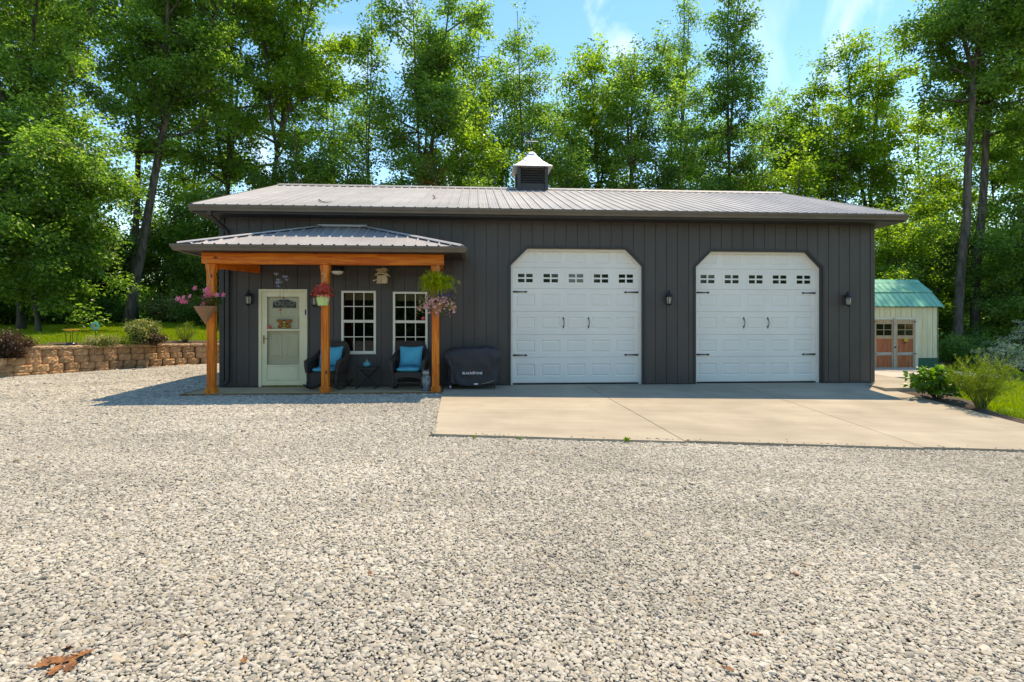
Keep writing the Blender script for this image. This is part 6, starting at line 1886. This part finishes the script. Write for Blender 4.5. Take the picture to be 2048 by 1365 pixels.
for i, (u, Y, h, w, k_, lab) in enumerate(((20, 27.5, 1.7, 3.2, 'dark', 'dark undergrowth shrub at the lawn edge below the huge tree'), (110, 28, 1.5, 3.2, 'dark', 'dark undergrowth shrub at the lawn edge behind the plant stand'), (190, 28.5, 1.6, 3.0, 'dark', 'dark undergrowth shrub at the lawn edge behind the glass flower'), (345, 29, 1.5, 3.0, 'varieg', 'pale flowering hedge behind the lawn left of the porch post'), (400, 28, 1.2, 2.4, 'dark', 'dark undergrowth shrub right behind the left porch post'), (-60, 26, 1.7, 3.0, 'dark', 'dark undergrowth shrub at the far left of the lawn'))):
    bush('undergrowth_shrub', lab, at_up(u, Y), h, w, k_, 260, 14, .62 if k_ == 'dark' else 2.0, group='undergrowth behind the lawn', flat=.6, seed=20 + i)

# ------------------------------------------------------------------ dry leaves and twigs
DL = M('dry_leaf', (.12, .04, .012), .75, col2=(.28, .11, .032), scale=30, bump=.2, bscale=60, rnd=.15)
def dry_leaf(u, v, L_, seed, label, group='dry leaves lying on the gravel'):
    L_ *= .8
    r = random.Random(seed); x = y = 0; z = -.1
    for _ in range(40):
        rr_ = (u - 1024) / FPX; tt = (rr_ + TANPSI) / (1 - rr_ * TANPSI); d = (CAMZ - z) * FPX / (v - HOR); Yc = d / (math.cos(PSI) + tt * math.sin(PSI)); x, y = tt * Yc, Yc - CDIST
        z = .5 * z + .5 * (float(zg(x, y)) + .012)
    mb = MB(); c0 = (x, y, z - .001)
    n_ = 9; lob = [(.02, .0), (.10, .05), (.20, .22), (.28, .10), (.42, .34), (.52, .14), (.66, .30), (.76, .12), (.88, .16), (1.0, .0)]
    cup = r.uniform(.2, .7); tx, ty = r.gauss(0, .2), r.gauss(0, .2); az = r.uniform(0, 6.28); ca, sa = math.cos(az), math.sin(az)
    def put(l_, w_):
        a = l_ - .5; h = cup * (w_ * w_ * 1.6 + a * a * .55) * L_ + abs(math.sin(l_ * 9 + w_ * 7)) * .04 * L_
        px, py = a * L_, w_ * L_ * 1.15; h += px * tx + py * ty
        return (c0[0] + px * ca - py * sa, c0[1] + px * sa + py * ca, c0[2] + h)
    top = [put(l_, w_) for l_, w_ in lob]; mid = [put(l_, 0) for l_, w_ in lob]; bot = [put(l_, -w_) for l_, w_ in lob]
    n_ = len(lob); mb.v = top + mid + bot; mb.n = 3 * n_
    for i in range(n_ - 1): mb.f += [(i, i + 1, n_ + i + 1, n_ + i), (n_ + i, n_ + i + 1, 2 * n_ + i + 1, 2 * n_ + i)]
    mb.tube([put(.02, 0), put(-.2, .02)], [.003, .0015], 4)
    o = mb.build('dry_leaf', DL); md = o.modifiers.new('thick', 'SOLIDIFY'); md.thickness = .0012
    tag(o, label, 'leaf', group)
for i, (u, v, L_, lab) in enumerate(((95, 1328, .11, 'brown dry leaf, leftmost of the cluster at bottom left'), (118, 1322, .12, 'large curled brown leaf in the middle of the bottom left cluster'), (135, 1296, .09, 'tan dry leaf topmost of the bottom left cluster'), (150, 1316, .11, 'brown dry leaf right of the cluster middle at bottom left'), (168, 1308, .08, 'small brown leaf, rightmost of the bottom left cluster'), (110, 1342, .09, 'reddish dry leaf lowest of the bottom left cluster'), (140, 1334, .09, 'crumpled brown leaf at lower right of the bottom left cluster'), (488, 1322, .05, 'small orange-brown leaf on the gravel at bottom, right of the cluster'), (362, 1272, .045, 'small tan dry leaf alone right above the bottom left cluster'), (1592, 1148, .06, 'orange dry leaf on the gravel in the right middle distance'), (1612, 1130, .05, 'tan dry leaf just above the orange one at right'), (1510, 1270, .06, 'yellowish dry leaf on the gravel near the bottom right'), (1458, 1338, .055, 'orange-brown leaf at the bottom edge right of centre'), (1066, 908, .075, 'red-brown leaf on the gravel just below the concrete apron'), (212, 1036, .06, 'dry leaf alone on the gravel at middle left'), (80, 915, .08, 'dry leaf on the gravel at the far left'), (740, 1148, .05, 'dark dry leaf on the gravel left of centre'), (1955, 1190, .05, 'dry leaf on the gravel near the right edge'))):
    dry_leaf(u, v, L_, 70 + i, lab)
def on_roof(u, v):
    """point on the front roof slope seen at photo (u,v)"""
    r_ = (u - 1024) / FPX; t_ = (r_ + TANPSI) / (1 - r_ * TANPSI); k_ = (HOR - v) / FPX * (math.cos(PSI) + t_ * math.sin(PSI))
    Yc = (EZ + .335 * (-EY - CDIST) - CAMZ + 0) / (k_ - .335)
    return Vector((t_ * Yc, Yc - CDIST, CAMZ + k_ * Yc + .03))
for lab, pts in (('thin curved twig lying on the roof edge above the porch', [(638, 402), (645, 407), (655, 408), (664, 406)]), ('small forked twig lying on the roof left of the cupola', [(866, 393), (870, 397), (867, 400), (874, 399)])):
    o = MB().tube([on_roof(*q) for q in pts], [.012, .010, .008, .005], 5).build('twig', MAT['bark']); tag(o, lab, 'twig', 'twigs fallen on the roof')
